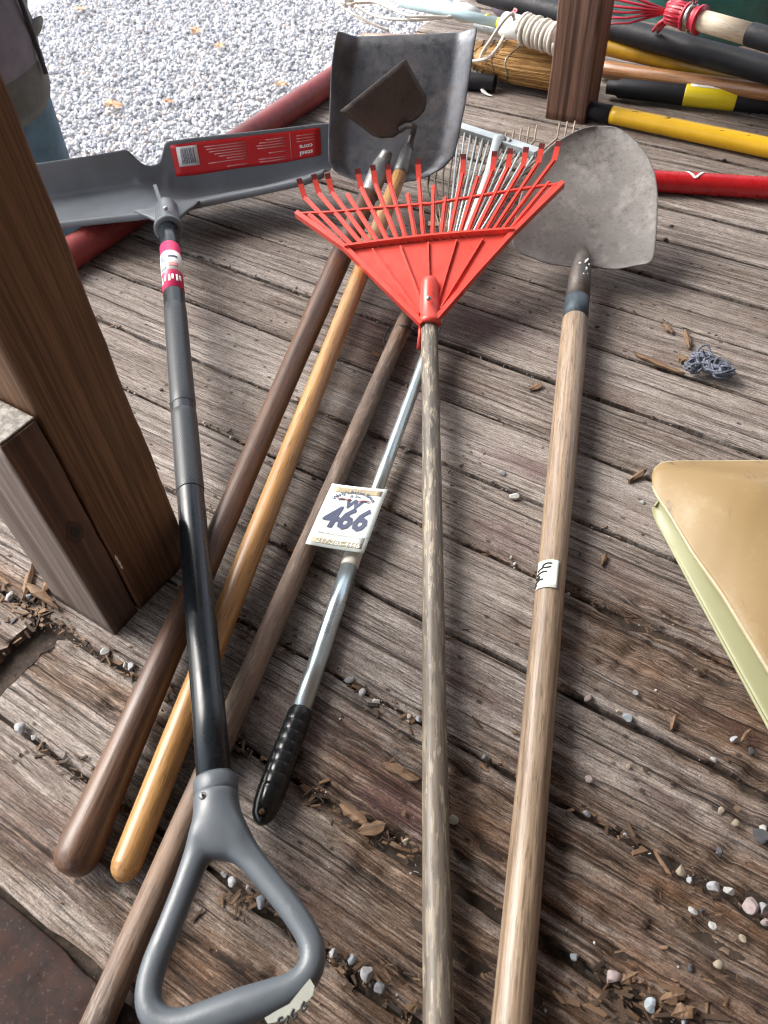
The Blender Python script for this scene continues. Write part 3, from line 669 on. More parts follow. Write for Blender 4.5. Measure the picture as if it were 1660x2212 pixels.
# ------------------------------------------------------------------ person on the gravel
def loft(name, rings, mat, parent=None, seg=28, cap=True):
    vs, fs = [], []
    for (c, rx, ry, ax, ay) in rings:
        for k in range(seg):
            a = 2*PI*k/seg; vs.append(c+ax*(math.cos(a)*rx)+ay*(math.sin(a)*ry))
    for i in range(len(rings)-1):
        for k in range(seg):
            l = (k+1) % seg; fs.append((i*seg+k, i*seg+l, (i+1)*seg+l, (i+1)*seg+k))
    if cap: fs += [tuple(reversed(range(seg))), tuple(range((len(rings)-1)*seg, len(rings)*seg))]
    return mesh(name, vs, fs, mat, parent)
def person():
    pu, pn = -1.72, .965
    def B(a, f, z): return D(pu-f, pn+a, GZ+z)          # a across the body (along n), f forward (away from the deck)
    sk = [('pelvis', 0, 0, .93, .13), ('waist', 0, 0, 1.08, .12), ('chest', 0, .01, 1.30, .14), ('neck', 0, 0, 1.47, .06), ('head', 0, .02, 1.60, .085), ('crown', 0, .02, 1.70, .07)]
    V, E, Rr, ix = [], [], [], {}
    def add(k, a, f, z, r, par=None):
        ix[k] = len(V); V.append(B(a, f, z)); Rr.append(r)
        if par: E.append((ix[par], ix[k]))
    prev = None
    for k, a, f, z, r in sk: add(k, a, f, z, r, prev); prev = k
    for s in (-1, 1):
        q = 'l' if s < 0 else 'r'
        add(q+'hip', s*.09, 0, .88, .085, 'pelvis'); add(q+'knee', s*.10, .015, .48, .055, q+'hip'); add(q+'ank', s*.10, -.01, .09, .04, q+'knee'); add(q+'toe', s*.11, .14, .035, .035, q+'ank')
        add(q+'sho', s*.19, 0, 1.40, .06, 'chest'); add(q+'elb', s*.235, .02, 1.10, .042, q+'sho'); add(q+'wri', s*.225, .10, .87, .028, q+'elb'); add(q+'palm', s*.22, .125, .79, .033, q+'wri')
        for j in range(4): add(q+'f%d' % j, s*(.215-.012), .105+.018*j, .70+.006*abs(j-1), .0085, q+'palm')
        add(q+'th', s*.19, .16, .75, .0095, q+'palm')
    add('nose', 0, .115, 1.585, .016, 'head')
    me = bpy.data.meshes.new('person'); me.from_pydata([tuple(v) for v in V], E, []); me.materials.append(M['skin'])
    o = bpy.data.objects.new('person', me); link(o); tag(o, 'person in grey jacket and blue jeans standing on the gravel, left edge', 'person')
    md = o.modifiers.new('skin', 'SKIN'); sv = me.skin_vertices[0].data if me.skin_vertices else None
    if sv is None:
        me.skin_vertices.new() if hasattr(me.skin_vertices, 'new') else None
        sv = me.skin_vertices[0].data
    for i, r in enumerate(Rr): sv[i].radius = (r, r)
    sv[0].use_root = True
    ss = o.modifiers.new('sub', 'SUBSURF'); ss.levels = ss.render_levels = 2
    A, Fw = NX, -UX
    for s in (-1, 1):
        loft('jeans_leg', [(B(s*.10, .0, .07), .085, .095, A, Fw), (B(s*.10, .01, .25), .082, .09, A, Fw), (B(s*.10, .015, .48), .088, .095, A, Fw), (B(s*.095, .0, .70), .098, .108, A, Fw), (B(s*.088, -.005, .86), .102, .125, A, Fw), (B(s*.085, -.005, .95), .10, .125, A, Fw)], M['jeans'], o)
        loft('shoe', [(B(s*.105, -.09, .05), .035, .04, A, UP), (B(s*.105, -.05, .055), .045, .055, A, UP), (B(s*.107, .05, .05), .047, .05, A, UP), (B(s*.11, .14, .035), .048, .035, A, UP), (B(s*.11, .19, .025), .03, .02, A, UP)], M['shoe'], o)
        loft('sleeve', [(B(s*.225, .085, .90), .046, .046, A, Fw), (B(s*.238, .03, 1.08), .058, .06, A, Fw), (B(s*.225, .005, 1.25), .066, .07, A, Fw), (B(s*.185, 0, 1.40), .075, .08, A, Fw)], M['jacket'], o)
        loft('pocket_flap', [(B(s*.17, -.085+.001, .97), .052, .012, (A*.8-Fw*.6*s*-1).normalized(), UP), (B(s*.185, -.10, .975), .05, .012, (A*.8-Fw*.6*s*-1).normalized(), UP)], M['jacket2'], o)
        for q in (-1,): tube('jacket_seam', [B(s*.145, -.128, z) for z in np.linspace(.90, 1.34, 8)], .005, M['seam'], o, 8)
    loft('jacket_hem', [(B(0, 0, .835), .200, .150, A, Fw), (B(0, 0, .86), .211, .158, A, Fw), (B(0, 0, .92), .216, .161, A, Fw), (B(0, 0, .935), .213, .158, A, Fw)], M['jacket2'], o)
    loft('jacket', [(B(0, 0, .925), .214, .160, A, Fw), (B(0, 0, .97), .222, .165, A, Fw), (B(0, 0, 1.06), .214, .158, A, Fw), (B(0, 0, 1.2), .205, .15, A, Fw), (B(0, .005, 1.33), .215, .15, A, Fw), (B(0, .0, 1.42), .19, .115, A, Fw), (B(0, 0, 1.48), .085, .08, A, Fw)], M['jacket'], o)
    loft('hair', [(B(0, -.045, 1.56), .078, .06, A, Fw), (B(0, -.03, 1.64), .098, .09, A, Fw), (B(0, -.012, 1.71), .092, .098, A, Fw), (B(0, 0, 1.755), .06, .07, A, Fw), (B(0, 0, 1.772), .015, .02, A, Fw)], M['hair'], o)
    for s in (-1, 1):
        loft('ear', [(B(s*.088, 0, 1.575), .006, .012, A, Fw), (B(s*.095, 0, 1.60), .008, .02, A, Fw), (B(s*.09, 0, 1.635), .006, .012, A, Fw)], M['skin'], o, 10)
        loft('eye', [(B(s*.034, .095, 1.612), .006, .004, A, UP), (B(s*.034, .104, 1.612), .012, .007, A, UP), (B(s*.034, .11, 1.612), .005, .003, A, UP)], M['white'], o, 10)
    loft('mouth', [(B(0, .095, 1.545), .022, .006, A, UP), (B(0, .105, 1.545), .018, .005, A, UP)], M['pinkprint'], o, 10)
person()
#PART2
# ------------------------------------------------------------------ snow shovel
t = thing('snow_shovel', 'grey snow shovel with red sticker, black shaft and grey D grip', 'snow shovel', P(400, 1100, .03))
A, B = P(362, 470, .075), P(466, 1715, .058)
d = (B-A).normalized(); L = (B-A).length
def on(y):                                                     # distance along the shaft of the picture row y
    lo, hi = 0.0, L
    for _ in range(40):
        m_ = (lo+hi)/2; v = A+d*m_-CO; yy = IH/2-FPX*v.dot(CU)/v.dot(FWD)
        lo, hi = (m_, hi) if yy < y else (lo, m_)
    return lo
R0 = .0160
stick('shaft', A, B, [(0, R0)]+[(L*k/12, R0) for k in range(1, 13)], M['blackshaft'], t, 32)
for y0, y1 in ((668, 880), (895, 1065)):
    a, b = on(y0), on(y1); stick('grip_zone', A, B, [(a, R0), (a+.002, R0+.0006)]+[(a+(b-a)*k/10, R0+.0006) for k in range(1, 10)]+[(b-.002, R0+.0006), (b, R0)], M['dimple'], t, 40)
def band(name, y0, y1, mat, par, e=.0004):
    a, b = on(y0), on(y1); return stick(name, A, B, [(a, R0+e), (b, R0+e)], mat, par, 32)
lab = band('shaft_label', 539, 637, M['pink'], t)
band('label_photo', 560, 601, M['white'], lab, .0007)
sxv = d.cross(UP).normalized(); syv = sxv.cross(d)
if syv.z < 0: syv = -syv
def cylpatch(name, a0, a1, th0, th1, mat, par, r, A=A, d=d, k=8):
    """curved patch on a shaft, th measured from straight up towards +right"""
    rgt = d.cross(UP).normalized(); rgt = -rgt if rgt.dot(CR) < 0 else rgt; up = rgt.cross(d); up = -up if up.z < 0 else up
    f = lambda s, th: A+d*s+rgt*(math.sin(th)*r)+up*(math.cos(th)*r)
    rows = [[f(a0+(a1-a0)*i/4, th0+(th1-th0)*j/k) for j in range(k+1)] for i in range(5)]
    o = grid(name, rows, mat, par); sol = o.modifiers.new('s', 'SOLIDIFY'); sol.thickness = .0002; sol.offset = 0; return o
cylpatch('label_picture', on(566), on(598), -1.0, -.35, M['photo'], lab, R0+.0010)
cylpatch('label_bar', on(571), on(575), -.1, .8, M['dk'], lab, R0+.0010)
cylpatch('label_bar', on(586), on(594), -.1, .8, M['faint'], lab, R0+.0010)
for k, th in enumerate((-1.0, -.62, -.2, .1, .5, .85)): cylpatch('label_print', on(612), on(626-3*(k % 2)), th, th+.2, M['white'], lab, R0+.0009)
# blade: trough between the near lip and the far rim
RIM = [(-60, 371), (85, 352), (200, 335), (262, 324), (285, 320), (350, 306), (420, 297), (560, 282), (690, 267), (718, 265)]
LIP = [(-50, 505), (140, 481), (230, 471), (300, 464), (335, 459), (390, 446), (460, 431), (560, 410), (660, 388), (700, 372)]
NS = 60; rows = []
rimz = lambda s: .205; lipz = lambda s: .066+.014*sstep(.72, 1, np.array(s))
prof = [tuple(p) for p in bez([(0, 0), (.18, -.12), (.36, -.35), (.52, -.52), (.66, -.56), (.80, -.40), (.90, -.02), (.96, .45), (.985, .75), (1, 1)], 3)]
RZ = .125
pa, pb = P(*RIM[1], RZ), P(*RIM[-1], RZ)
rax = (pb-pa).normalized(); fwd2 = UP.cross(rax)
if fwd2.y < 0: fwd2 = -fwd2
def notch(s_px):                                               # half-round cut in the rim
    q = abs(s_px-318)/34.0
    return (1-q**3.2)**.55 if q < 1 else 0
for f, h in prof:
    r = []
    for i in range(NS+1):
        s = i/NS; pr = lerp_path(RIM, s); x = pr[0]; plip = None
        xl = -50+(700+50)*(x+60)/778.0
        yl = np.interp(xl, [p[0] for p in LIP], [p[1] for p in LIP])
        a = P(xl, yl, float(lipz(s))); b = P(x, pr[1], RZ)
        lowz = .008+.03*float(sstep(.85, 1, np.array(s)))
        # profile: go down to the deck, then up to the rim
        lowz = .030+.02*float(sstep(.8, 1, np.array(s)))+.033*(1-float(sstep(.42, .62, np.array(s)))); hz = a.z+(a.z-lowz)*h/.57 if h < 0 else a.z*(1-h)+b.z*h
        bk = b+fwd2*.0
        p = a*(1-f)+bk*f; bow = fwd2*(.012*math.sin(PI*min(f, 1)))
        p = p+bow; p.z = hz
        cut = notch(x)*.19
        r.append((p, f, cut))
    rows.append(r)
# apply the notch by sliding the upper rows down along the profile
cols = []
for i in range(NS+1):
    col = [rows[k][i][0] for k in range(len(rows))]; cut = rows[0][i][2]
    pts = [np.array(c) for c in col]; cols.append([Vector(lerp_path(pts, (1-cut)*k/(len(rows)-1))) for k in range(len(rows))])
rows2 = [[cols[i][k] for i in range(NS+1)] for k in range(len(rows))]
blade = grid('blade', rows2, M['greyplastic'], t, .0035, 1, off=0)
def on_blade(s, k, h=.0):                                      # s = column fraction, k = profile fraction
    i = min(int(s*NS), NS-1); f = s*NS-i; j = min(int(k*(len(rows)-1)), len(rows)-2); g_ = k*(len(rows)-1)-j
    p = (cols[i][j]*(1-f)+cols[i+1][j]*f)*(1-g_)+(cols[i][j+1]*(1-f)+cols[i+1][j+1]*f)*g_
    e1 = cols[i+1][j]-cols[i][j]; e2 = cols[i][j+1]-cols[i][j]; nn = e1.cross(e2).normalized()
    if nn.dot(CO-p) < 0: nn = -nn
    return p+nn*h
def blade_patch(name, s0, s1, k0, k1, mat, par, h=.0024, ns=20, nk=8):
    o = grid(name, [[on_blade(s0+(s1-s0)*i/ns, k0+(k1-k0)*j/nk, h) for i in range(ns+1)] for j in range(nk+1)], mat, par)
    q = o.modifiers.new('s', 'SOLIDIFY'); q.thickness = .0003; q.offset = 0; return o
s0, s1, k0, k1 = .548, .965, .69, .965
stk = blade_patch('sticker', s0, s1, k0, k1, M['sticker'], t, .0026)
SP = lambda a, b: (s0+(s1-s0)*a, k0+(k1-k0)*b)                  # a left-right, b from lower to upper edge as seen
def sp_patch(name, a0, a1, b0, b1, mat, h=.0031): 
    (x0, y0), (x1, y1) = SP(a0, b0), SP(a1, b1); return blade_patch(name, x0, x1, y0, y1, mat, stk, h, 4, 2)
sp_patch('barcode_panel', .035, .175, .30, .92, M['white'])
bars = random.Random(4); x = .06
while x < .155:
    w = bars.choice((.002, .004, .006)); sp_patch('barcode_bar', x, x+w, .38, .86, M['dk'], .0036); x += w+bars.choice((.003, .004, .006))
pr = random.Random(8)
for (a0, a1) in ((.22, .50), (.53, .76)):
    for k in range(9):
        b = .10+.088*k
        if pr.random() < .2: continue
        e = pr.uniform(.0, .5)*(a1-a0); sp_patch('print_line', a0+e, a1, b, b+.035, M['faint'])
sp_patch('divider', .795, .799, .05, .95, M['faint'])
def map_text(key, fn, mat, par, name='lettering'):
    vs, fs = TXT[key] if isinstance(key, str) else key
    o = mesh(name, [fn(v.x, v.y) for v in vs], fs, mat, par, smooth=False); return o
def stxt(key, ca, cb, size):                                    # printed upside down as seen from the grip
    def f(x, y):
        a, b = ca-x*size*.20, cb-y*size*.9; (p, q) = SP(a, b); return on_blade(p, q, .0034)
    map_text(key, f, M['white'], stk)
stxt('steel', .90, .20, .24); stxt('core', .90, .42, .24)
for b in (.60, .70, .80): sp_patch('print_line', .84, .96, b, b+.03, M['faint'])
# near lip flange and socket
lipc = [cols[i][0] for i in range(0, NS+1)]
grid('lip', [[Vector(c)+fwd2*f_+UP*z_ for c in lipc] for f_, z_ in ((.004, -.003), (.002, .0016), (-.001, .0020), (-.004, .0005), (-.006, -.003), (-.0065, -.007))], M['greyplastic'], t, .002, 1)
c0 = A-d*.012
so = stick('socket', c0-d*.035, c0+d*.05, [(0, .008), (.006, .015), (.02, .0195), (.045, .0205), (.078, .0215), (.0785, .0235), (.086, .0238), (.0865, .019)], M['greyplastic'], t, 28)
rib_a, rib_b = P(338, 398, .10), P(356, 452, .085)
sheet('rib', [rib_a, rib_b, rib_b+UP*-.05, rib_a+UP*-.06+fwd2*.01], rax, .006, M['greyplastic'], so)
for sgn in (-1, 1):
    web = [c0+rax*(sgn*.016)-d*.02+UP*.004, c0+rax*(sgn*.016)+d*.02, c0+rax*(sgn*.035)-d*.008+UP*-.002, c0+rax*(sgn*.046)-d*.016+UP*-.002+fwd2*.004, c0+rax*(sgn*.058)-d*.030+UP*-.004+fwd2*.008]
    sheet('web', web, UP, .006, M['greyplastic'], so, .002)
sc = P(357, 448, .102); stick('screw', sc-UP*.004, sc+UP*.0015, [(0, .0035), (.004, .004), (.0052, .003), (.0054, .0005)], M['screw'], so, 14)
# D grip: one skinned body
gp = Pl(P(466, 1690, .058), P(300, 2160, .062), P(700, 2050, .062))
V, E_, RR = [], [], []
def gv(x, y, r, h=0): V.append(tuple(gp(x, y, h))); RR.append(r); return len(V)-1
c = [gv(466, 1704, .0222), gv(467, 1730, .0222), gv(469, 1762, .0220)]
top = gv(472, 1792, .0205)
E_ += [(c[0], c[1]), (c[1], c[2]), (c[2], top)]
left = [gv(428, 1842, .0128), gv(398, 1922, .0112), gv(366, 2004, .0112), gv(333, 2084, .0114), gv(318, 2140, .0115), gv(322, 2186, .0118), gv(352, 2214, .0122)]
right = [gv(527, 1838, .0128), gv(582, 1905, .0112), gv(628, 1962, .0112), gv(660, 2008, .0112), gv(678, 2048, .0114), gv(677, 2088, .0120), gv(652, 2126, .0128)]
barv = [gv(400, 2221, .0140), gv(455, 2201, .0147), gv(540, 2170, .0147), gv(606, 2150, .0138)]
for ch in (left, right):
    E_.append((top, ch[0])); E_ += list(zip(ch, ch[1:]))
E_ += [(left[-1], barv[0]), (barv[0], barv[1]), (barv[1], barv[2]), (barv[2], barv[3]), (barv[3], right[-1])]
gm = Matrix.Translation(gp(466, 1900)); gi = gm.inverted()
me = bpy.data.meshes.new('d_grip'); me.from_pydata([tuple(gi @ Vector(v)) for v in V], E_, []); me.materials.append(M['gripgrey'])
o = bpy.data.objects.new('d_grip', me); link(o, t, gm)
o.modifiers.new('skin', 'SKIN')
for i, r in enumerate(RR): me.skin_vertices[0].data[i].radius = (r, r)
me.skin_vertices[0].data[top].use_root = True
ss = o.modifiers.new('sub', 'SUBSURF'); ss.levels = ss.render_levels = 3
rm = o.modifiers.new('rm', 'REMESH'); rm.mode = 'VOXEL'; rm.voxel_size = .0016; rm.use_smooth_shade = True
sm = o.modifiers.new('sm', 'SMOOTH'); sm.factor = .5; sm.iterations = 14
grip = o
c1 = gp(466, 1696); stick('collar', c1-d*.006, c1+d*.04, [(0, R0), (0, .0190), (.0012, .0199), (.012, .0200), (.02, .0185)], M['gripgrey'], grip, 36)
sc = gp(449, 1737, .0195); nrm = gp.n
so = stick('screw', sc-nrm*.004, sc+nrm*.002, [(0, .0034), (.0035, .0036), (.0052, .0026), (.006, .0004)], M['screw'], grip, 18)
stick('screw_slot', sc+nrm*.0012, sc+nrm*.0023, [(0, .0014), (.0011, .0014)], M['ink'], so, 4)
tapep = [(577, 2206), (607, 2188), (630, 2176), (646, 2156), (662, 2136), (674, 2122), (684, 2138), (680, 2158), (660, 2180), (640, 2196), (612, 2212), (585, 2218)]
tp = sheet('tape_tag', [gp(x, y, .0128) for x, y in tapep], gp.n, .0005, M['tapegrey'], grip)
def scrawl(strokes, fn, par, r=.0011, mat='ink'):
    for s in strokes: tube('pen_mark', [fn(*p) for p in bez(s, 5)], r, M[mat], par, 6)
scrawl([[(616, 2204), (608, 2208), (609, 2216), (620, 2212), (628, 2202), (626, 2212), (624, 2216)], [(640, 2186), (634, 2200), (640, 2208), (647, 2198), (640, 2198)], [(662, 2170), (656, 2184), (660, 2192), (668, 2182), (661, 2180)]], lambda x, y: gp(x, y, .0131), tp, .0009)

# ------------------------------------------------------------------ scoop shovel with dark handle
t = thing('square_shovel', 'large grey steel square shovel standing behind, long dark brown handle', 'shovel', P(600, 900, .02))
sp = Pl(P(735, 60, .255), P(1030, 50, .255), P(840, 392, .05))
LE = [(728, 70), (716, 150), (712, 230), (708, 310), (709, 350), (722, 371), (760, 390), (800, 399)]
RE = [(1033, 58), (1022, 130), (1008, 220), (994, 290), (984, 335), (960, 362), (915, 386), (862, 398)]
NV, NU = 36, 30; rows = []
for j in range(NV+1):
    v = j/NV; a = lerp_path(LE, v); b = lerp_path(RE, v); r = []
    for i in range(NU+1):
        s = i/NU; q = a+(b-a)*s; e = abs(2*s-1)
        lift = (.034 if s < .5 else .022)*float(sstep(.72, 1.0, np.array(e)))*(1-.75*v) + .022*float(sstep(.80, 1.0, np.array(v)))*(1-float(sstep(.5, 1, np.array(e)))*.3)
        lift += .012*math.exp(-((s-.52)/.12)**2)*float(sstep(.55, .95, np.array(v)))
        if v < .06: lift += -.006*(1-v/.06)
        edge = 6*sstep(.93, 1, np.array(e))*0
        r.append(sp(q[0], q[1], lift-.02))
    rows.append(r)
grid('blade', rows, M['scoop'], t, .002, 1)
hA = P(796, 422, .062); hB = P(147, 1893, .0205)
neck = [sp(838, 330, .012), sp(826, 358, .016), P(812, 386, .075), P(797, 424, .062)]
tube('socket', [Vector(p) for p in bez([tuple(p) for p in neck], 5)], [.010+.0075*min(1, k/8) for k in range(16)], M['ferrule'], t, 20, flat=.9)
dd = (hB-hA).normalized(); LL = (hB-hA).length
prof = [(0, .0155), (.01, .0165), (.12, .0178), (.3, .0170), (LL*.5, .0152), (LL*.75, .0155), (LL-.14, .0172), (LL-.06, .0190), (LL-.030, .0205), (LL-.012, .0190), (LL-.003, .012), (LL, .002)]
prof = [tuple(p) for p in bez(prof, 3)]
stick('handle', hA, hB, [(-.02, .0150)]+prof, M['hdark'], t, 32)

# ------------------------------------------------------------------ hoe with varnished handle
t = thing('garden_hoe', 'hoe with rust-brown blade resting in the square shovel, glossy golden handle', 'hoe', P(600, 1000, .02))
hp = Pl(P(876, 127, .232), P(735, 240, .178), P(885, 268, .135))
out = [(876, 127), (806, 183), (735, 240), (758, 258), (785, 278), (806, 294), (822, 299), (850, 297), (868, 284), (880, 268), (902, 256), (917, 240), (922, 222), (920, 205), (905, 180), (890, 152)]
ob = [(v[0], v[1]) for v in out]
hc = np.mean(np.array(ob), axis=0); rows = []
ring = [np.array(ob[k//4])+(np.array(ob[(k//4+1) % 16])-np.array(ob[k//4]))*(k % 4)/4 for k in range(64)]
vs = [hp(*hc, .004)]; fs = []
for a in range(1, 7):
    for q in ring:
        w = a/6; x, y = hc+(q-hc)*w; vs.append(hp(x, y, .004*(1-w*w)))
for k in range(64): fs.append((0, 1+k, 1+(k+1) % 64))
for a in range(5):
    for k in range(64): l = (k+1) % 64; fs.append((1+a*64+k, 1+(a+1)*64+k, 1+(a+1)*64+l, 1+a*64+l))
o = mesh('blade', vs, fs, M['hoe'], t); q = o.modifiers.new('s', 'SOLIDIFY'); q.thickness = .0022; q.offset = 0
gA, gB = P(866, 372, .078), P(259, 1906, .0155)
gd = (gB-gA).normalized()
nk = [hp(862, 280, .003), hp(874, 270, .010), hp(886, 271, .018), P(891, 291, .118), P(884, 318, .104)]
tube('neck', [Vector(p) for p in bez([tuple(p) for p in nk], 6)], [.0062-.0010*math.sin(k/24*PI) for k in range(25)], M['hoe'], t, 14)
stick('ferrule', P(884, 316, .104), P(864, 376, .078), [(0, .008), (.012, .0115), (.05, .0128), ((P(884, 316, .104)-P(864, 376, .078)).length, .0132)], M['ferrule'], t, 22)
LL = (gB-gA).length
prof = [(-.02, .0120), (.1, .0128), (.3, .0132), (LL*.6, .0138), (LL-.15, .0144), (LL-.03, .0142), (LL-.012, .0135), (LL-.004, .0095), (LL, .003)]
stick('handle', gA, gB, [tuple(p) for p in bez(prof, 3)], M['hgold'], t, 32)

# ------------------------------------------------------------------ old wire rake with thin brown handle
t = thing('leaf_rake', 'old rusty wire leaf rake with thin worn brown handle, underneath the others', 'rake', P(700, 1050, .015), 'leaf rakes in the pile')
a, b = P(880, 684, .022), P(190, 2260, .0135)
pole('handle', a, b, .0118, .0135, M['hbrown'], t, sub=14)
hub = P(958, 520, .03)
tube('neck', [a+(b-a).normalized()*.01, P(905, 630, .024), hub], [.0095, .008, .006], M['rusty'], t, 12)
for k in range(20):
    f = k/19; tipx = 930+(1243-930)*f; tipy = 372-(372-262)*f**.75-30*math.sin(PI*f)*.6
    tp_ = P(tipx, tipy, .052); br = P(tipx-6, tipy+34, .035)
    if k in (15, 16): continue
    tube('tine', [hub, hub.lerp(br, .5)+UP*.004, br, br.lerp(tp_, .6)+UP*.004, tp_], .0018, M['rusty'], t, 6)
sheet('brace', [P(925, 478, .036), P(1003, 482, .036), P(1003, 490, .034), P(925, 487, .034)], UP, .003, M['rusty'], t)
tube('wire_twist', [Vector(p) for p in bez([tuple(P(*q)) for q in ((845, 705, .014), (834, 722, .016), (830, 740, .012), (838, 748, .01), (842, 735, .016), (852, 706, .026), (876, 704, .036), (890, 712, .02))], 4)], .0014, M['ink'], t, 6)

# ------------------------------------------------------------------ galvanised adjustable rake
t = thing('leaf_rake', 'silver adjustable metal leaf rake with tube shaft and black ribbed grip', 'rake', P(760, 1250, .012), 'leaf rakes in the pile')
a, m_, b = P(962, 655, .034), P(762, 1203, .0135), P(649, 1540, .0125)
pole('inner_tube', a, m_, .0082, .0082, M['alu'], t, sub=4)
dv = (b-m_).normalized()
pole('outer_tube', m_-dv*.002, b+dv*.02, .0101, .0101, M['alu'], t, sub=4)
stick('tape_collar', m_-dv*.014, m_+dv*.016, [(0, .0088), (.002, .0106), (.026, .0108), (.03, .0102)], M['cord'], t, 20)
e = P(560, 1783, .013); ge = (e-b).normalized(); LL = (e-b).length; prof = [(-.004, .0104), (0, .0122)]
nr = 7
for k in range(nr):
    q = LL*.68*(k+.06)/nr; w = LL*.68/nr; r_ = .0126+.0016*k/nr
    prof += [(q, r_-.0007), (q+w*.03, r_-.0001), (q+w*.06, r_), (q+w*.5, r_+.0002), (q+w*.92, r_), (q+w*.96, r_-.0001), (q+w*.99, r_-.0007)]
prof += [(LL*.72, .0142), (LL*.84, .0130), (LL*.93, .0105), (LL*.98, .0065), (LL, .002)]
gr = stick('grip', b, e, prof, M['blackgloss'], t, 28)
hh = P(566, 1754, .0245); stick('hang_hole', hh-UP*.001, hh+UP*.0012+ge*.0, [(0, .0026), (.0022, .0026)], M['chip'], gr, 12)
hub = P(965, 610, .036)
bl, brr = P(986, 268, .085), P(1163, 328, .080)
dirb = (brr-bl).normalized()
nl = [a, hub, P(1008, 500, .05), P(1046, 402, .066), P(1070, 318, .082), P(1080, 297, .086)]
tube('neck', [Vector(p) for p in bez([tuple(p) for p in nl], 4)], [.0085, .0085, .0085, .0085, .007, .006, .006, .006, .006, .006, .006, .006, .006, .0065, .007, .0075, .008, .009, .010, .0115, .012], M['galv'], t, 14, flat=.6)
bx = bl.lerp(brr, .5); yb = UP.cross(dirb).normalized()
Mb = Matrix((dirb, yb, UP)).transposed().to_4x4(); Mb.translation = bx; hw = (brr-bl).length/2
box('spreader_bar', (-hw, -.011, -.004), (hw, .011, .002), M['galv'], t, Mb, .0015)
box('spreader_lip', (-hw, -.0125, -.011), (hw, -.0095, .0035), M['galv'], t, Mb, .001)
for f in (.6, .66): 
    p = bl.lerp(brr, f)+UP*.002; stick('bolt', p, p+UP*.004, [(0, .004), (.003, .0038), (.004, .002)], M['screw'], t, 10)
for k in range(13):
    f = k/12; pb = bl.lerp(brr, .04+.93*f)
    far = pb+(pb-hub).normalized()*.010-UP*.004; tipv = far+(pb-hub).normalized()*.006-UP*.030
    st_ = hub.lerp(pb, .12)+dirb*(.010*(f-.5))
    tube('tine', [st_, st_.lerp(pb, .6)-UP*.004, pb-UP*.003, far, tipv], .0019, M['galv'], t, 6, flat=.8)
p = bl-dirb*.003; tube('bar_end', [p, p-dirb*.012-UP*.002, p-dirb*.016+UP*.004], .0018, M['galv'], t, 6)

# ------------------------------------------------------------------ auction lot tag
cz = .0335
C4 = [P(718, 1045, cz+.004), P(838, 1058, .030), P(787, 1195, .030), P(660, 1175, cz+.006)]
tag_o = thing('lot_tag', 'white auction lot card printed 466 lying across two handles', 'tag', P(750, 1120, .03))
def TG(x, y, h=0.0):                                             # 0..1 across, 0..1 from top
    p = (C4[0]*(1-x)+C4[1]*x)*(1-y)+(C4[3]*(1-x)+C4[2]*x)*y
    return p+UP*(h-.0012*math.sin(PI*x)+.0008*math.sin(PI*y))
def tgrid(name, x0, x1, y0, y1, mat, par, h, th=.0002, nx=8):
    o = grid(name, [[TG(x0+(x1-x0)*i/nx, y0+(y1-y0)*j/nx, h) for i in range(nx+1)] for j in range(nx+1)], mat, par)
    q = o.modifiers.new('s', 'SOLIDIFY'); q.thickness = th; q.offset = 0; return o
card = tgrid('card', 0, 1, 0, 1, M['card'], tag_o, 0, .0006)
tgrid('gold_panel', .07, .93, .045, .13, M['goldprint'], card, .0006)
tgrid('gold_panel', .07, .93, .885, .955, M['goldprint'], card, .0006)
tgrid('pale_panel', .07, .93, .80, .885, M['tapegrey'], card, .00055).data.materials[0] = M['tape']
AS = .072/.10
def ttxt(key, cx, cy, size, mat='dk', rot=0.0, h=.0009, sx=1.0):
    def f(x, y):
        X = x*math.cos(rot)-y*math.sin(rot); Y = x*math.sin(rot)+y*math.cos(rot)
        return TG(cx+X*size*sx/AS, cy-Y*size, h)
    map_text(key, f, M[mat], card)
ttxt('466', .475, .555, .46, sx=.80); ttxt('W', .50, .305, .20)
ttxt('yrs', .50, .80, .040, 'dk'); ttxt('ph', .52, .92, .095, 'card', h=.0011)
ttxt('inc', .5, .175, .07, 'dk')
txt = "Wehrly's Auction Service"
for i, ch in enumerate(txt):
    if ch == ' ': continue
    a = (i-(len(txt)-1)/2)*.088; ttxt(ARC[ch], .5+.40*math.sin(a)*1.0, .36-.255*math.cos(a), .078, 'dk', -a)
for s in (-1, 1):                                                # handshake mark: two pink hands meeting under the arc
    tube('hand_mark', [TG(.5+s*q, .255-.05*(1-abs(q)/.3)+.02*math.sin(q*20), .0009) for q in (.06, .12, .18, .24, .29)], [.0014, .0019, .0012, .0009, .0007], M['pinkprint'], card, 6)
    tube('hand_mark', [TG(.5+s*q, .265-.05*(1-abs(q)/.3), .0010) for q in (.14, .2, .27)], .0005, M['dk'], card, 5)
tube('tie', [TG(.5, .02), TG(.55, -.03, -.006), TG(.72, -.02, -.012)], .0007, M['cord'], tag_o, 6)

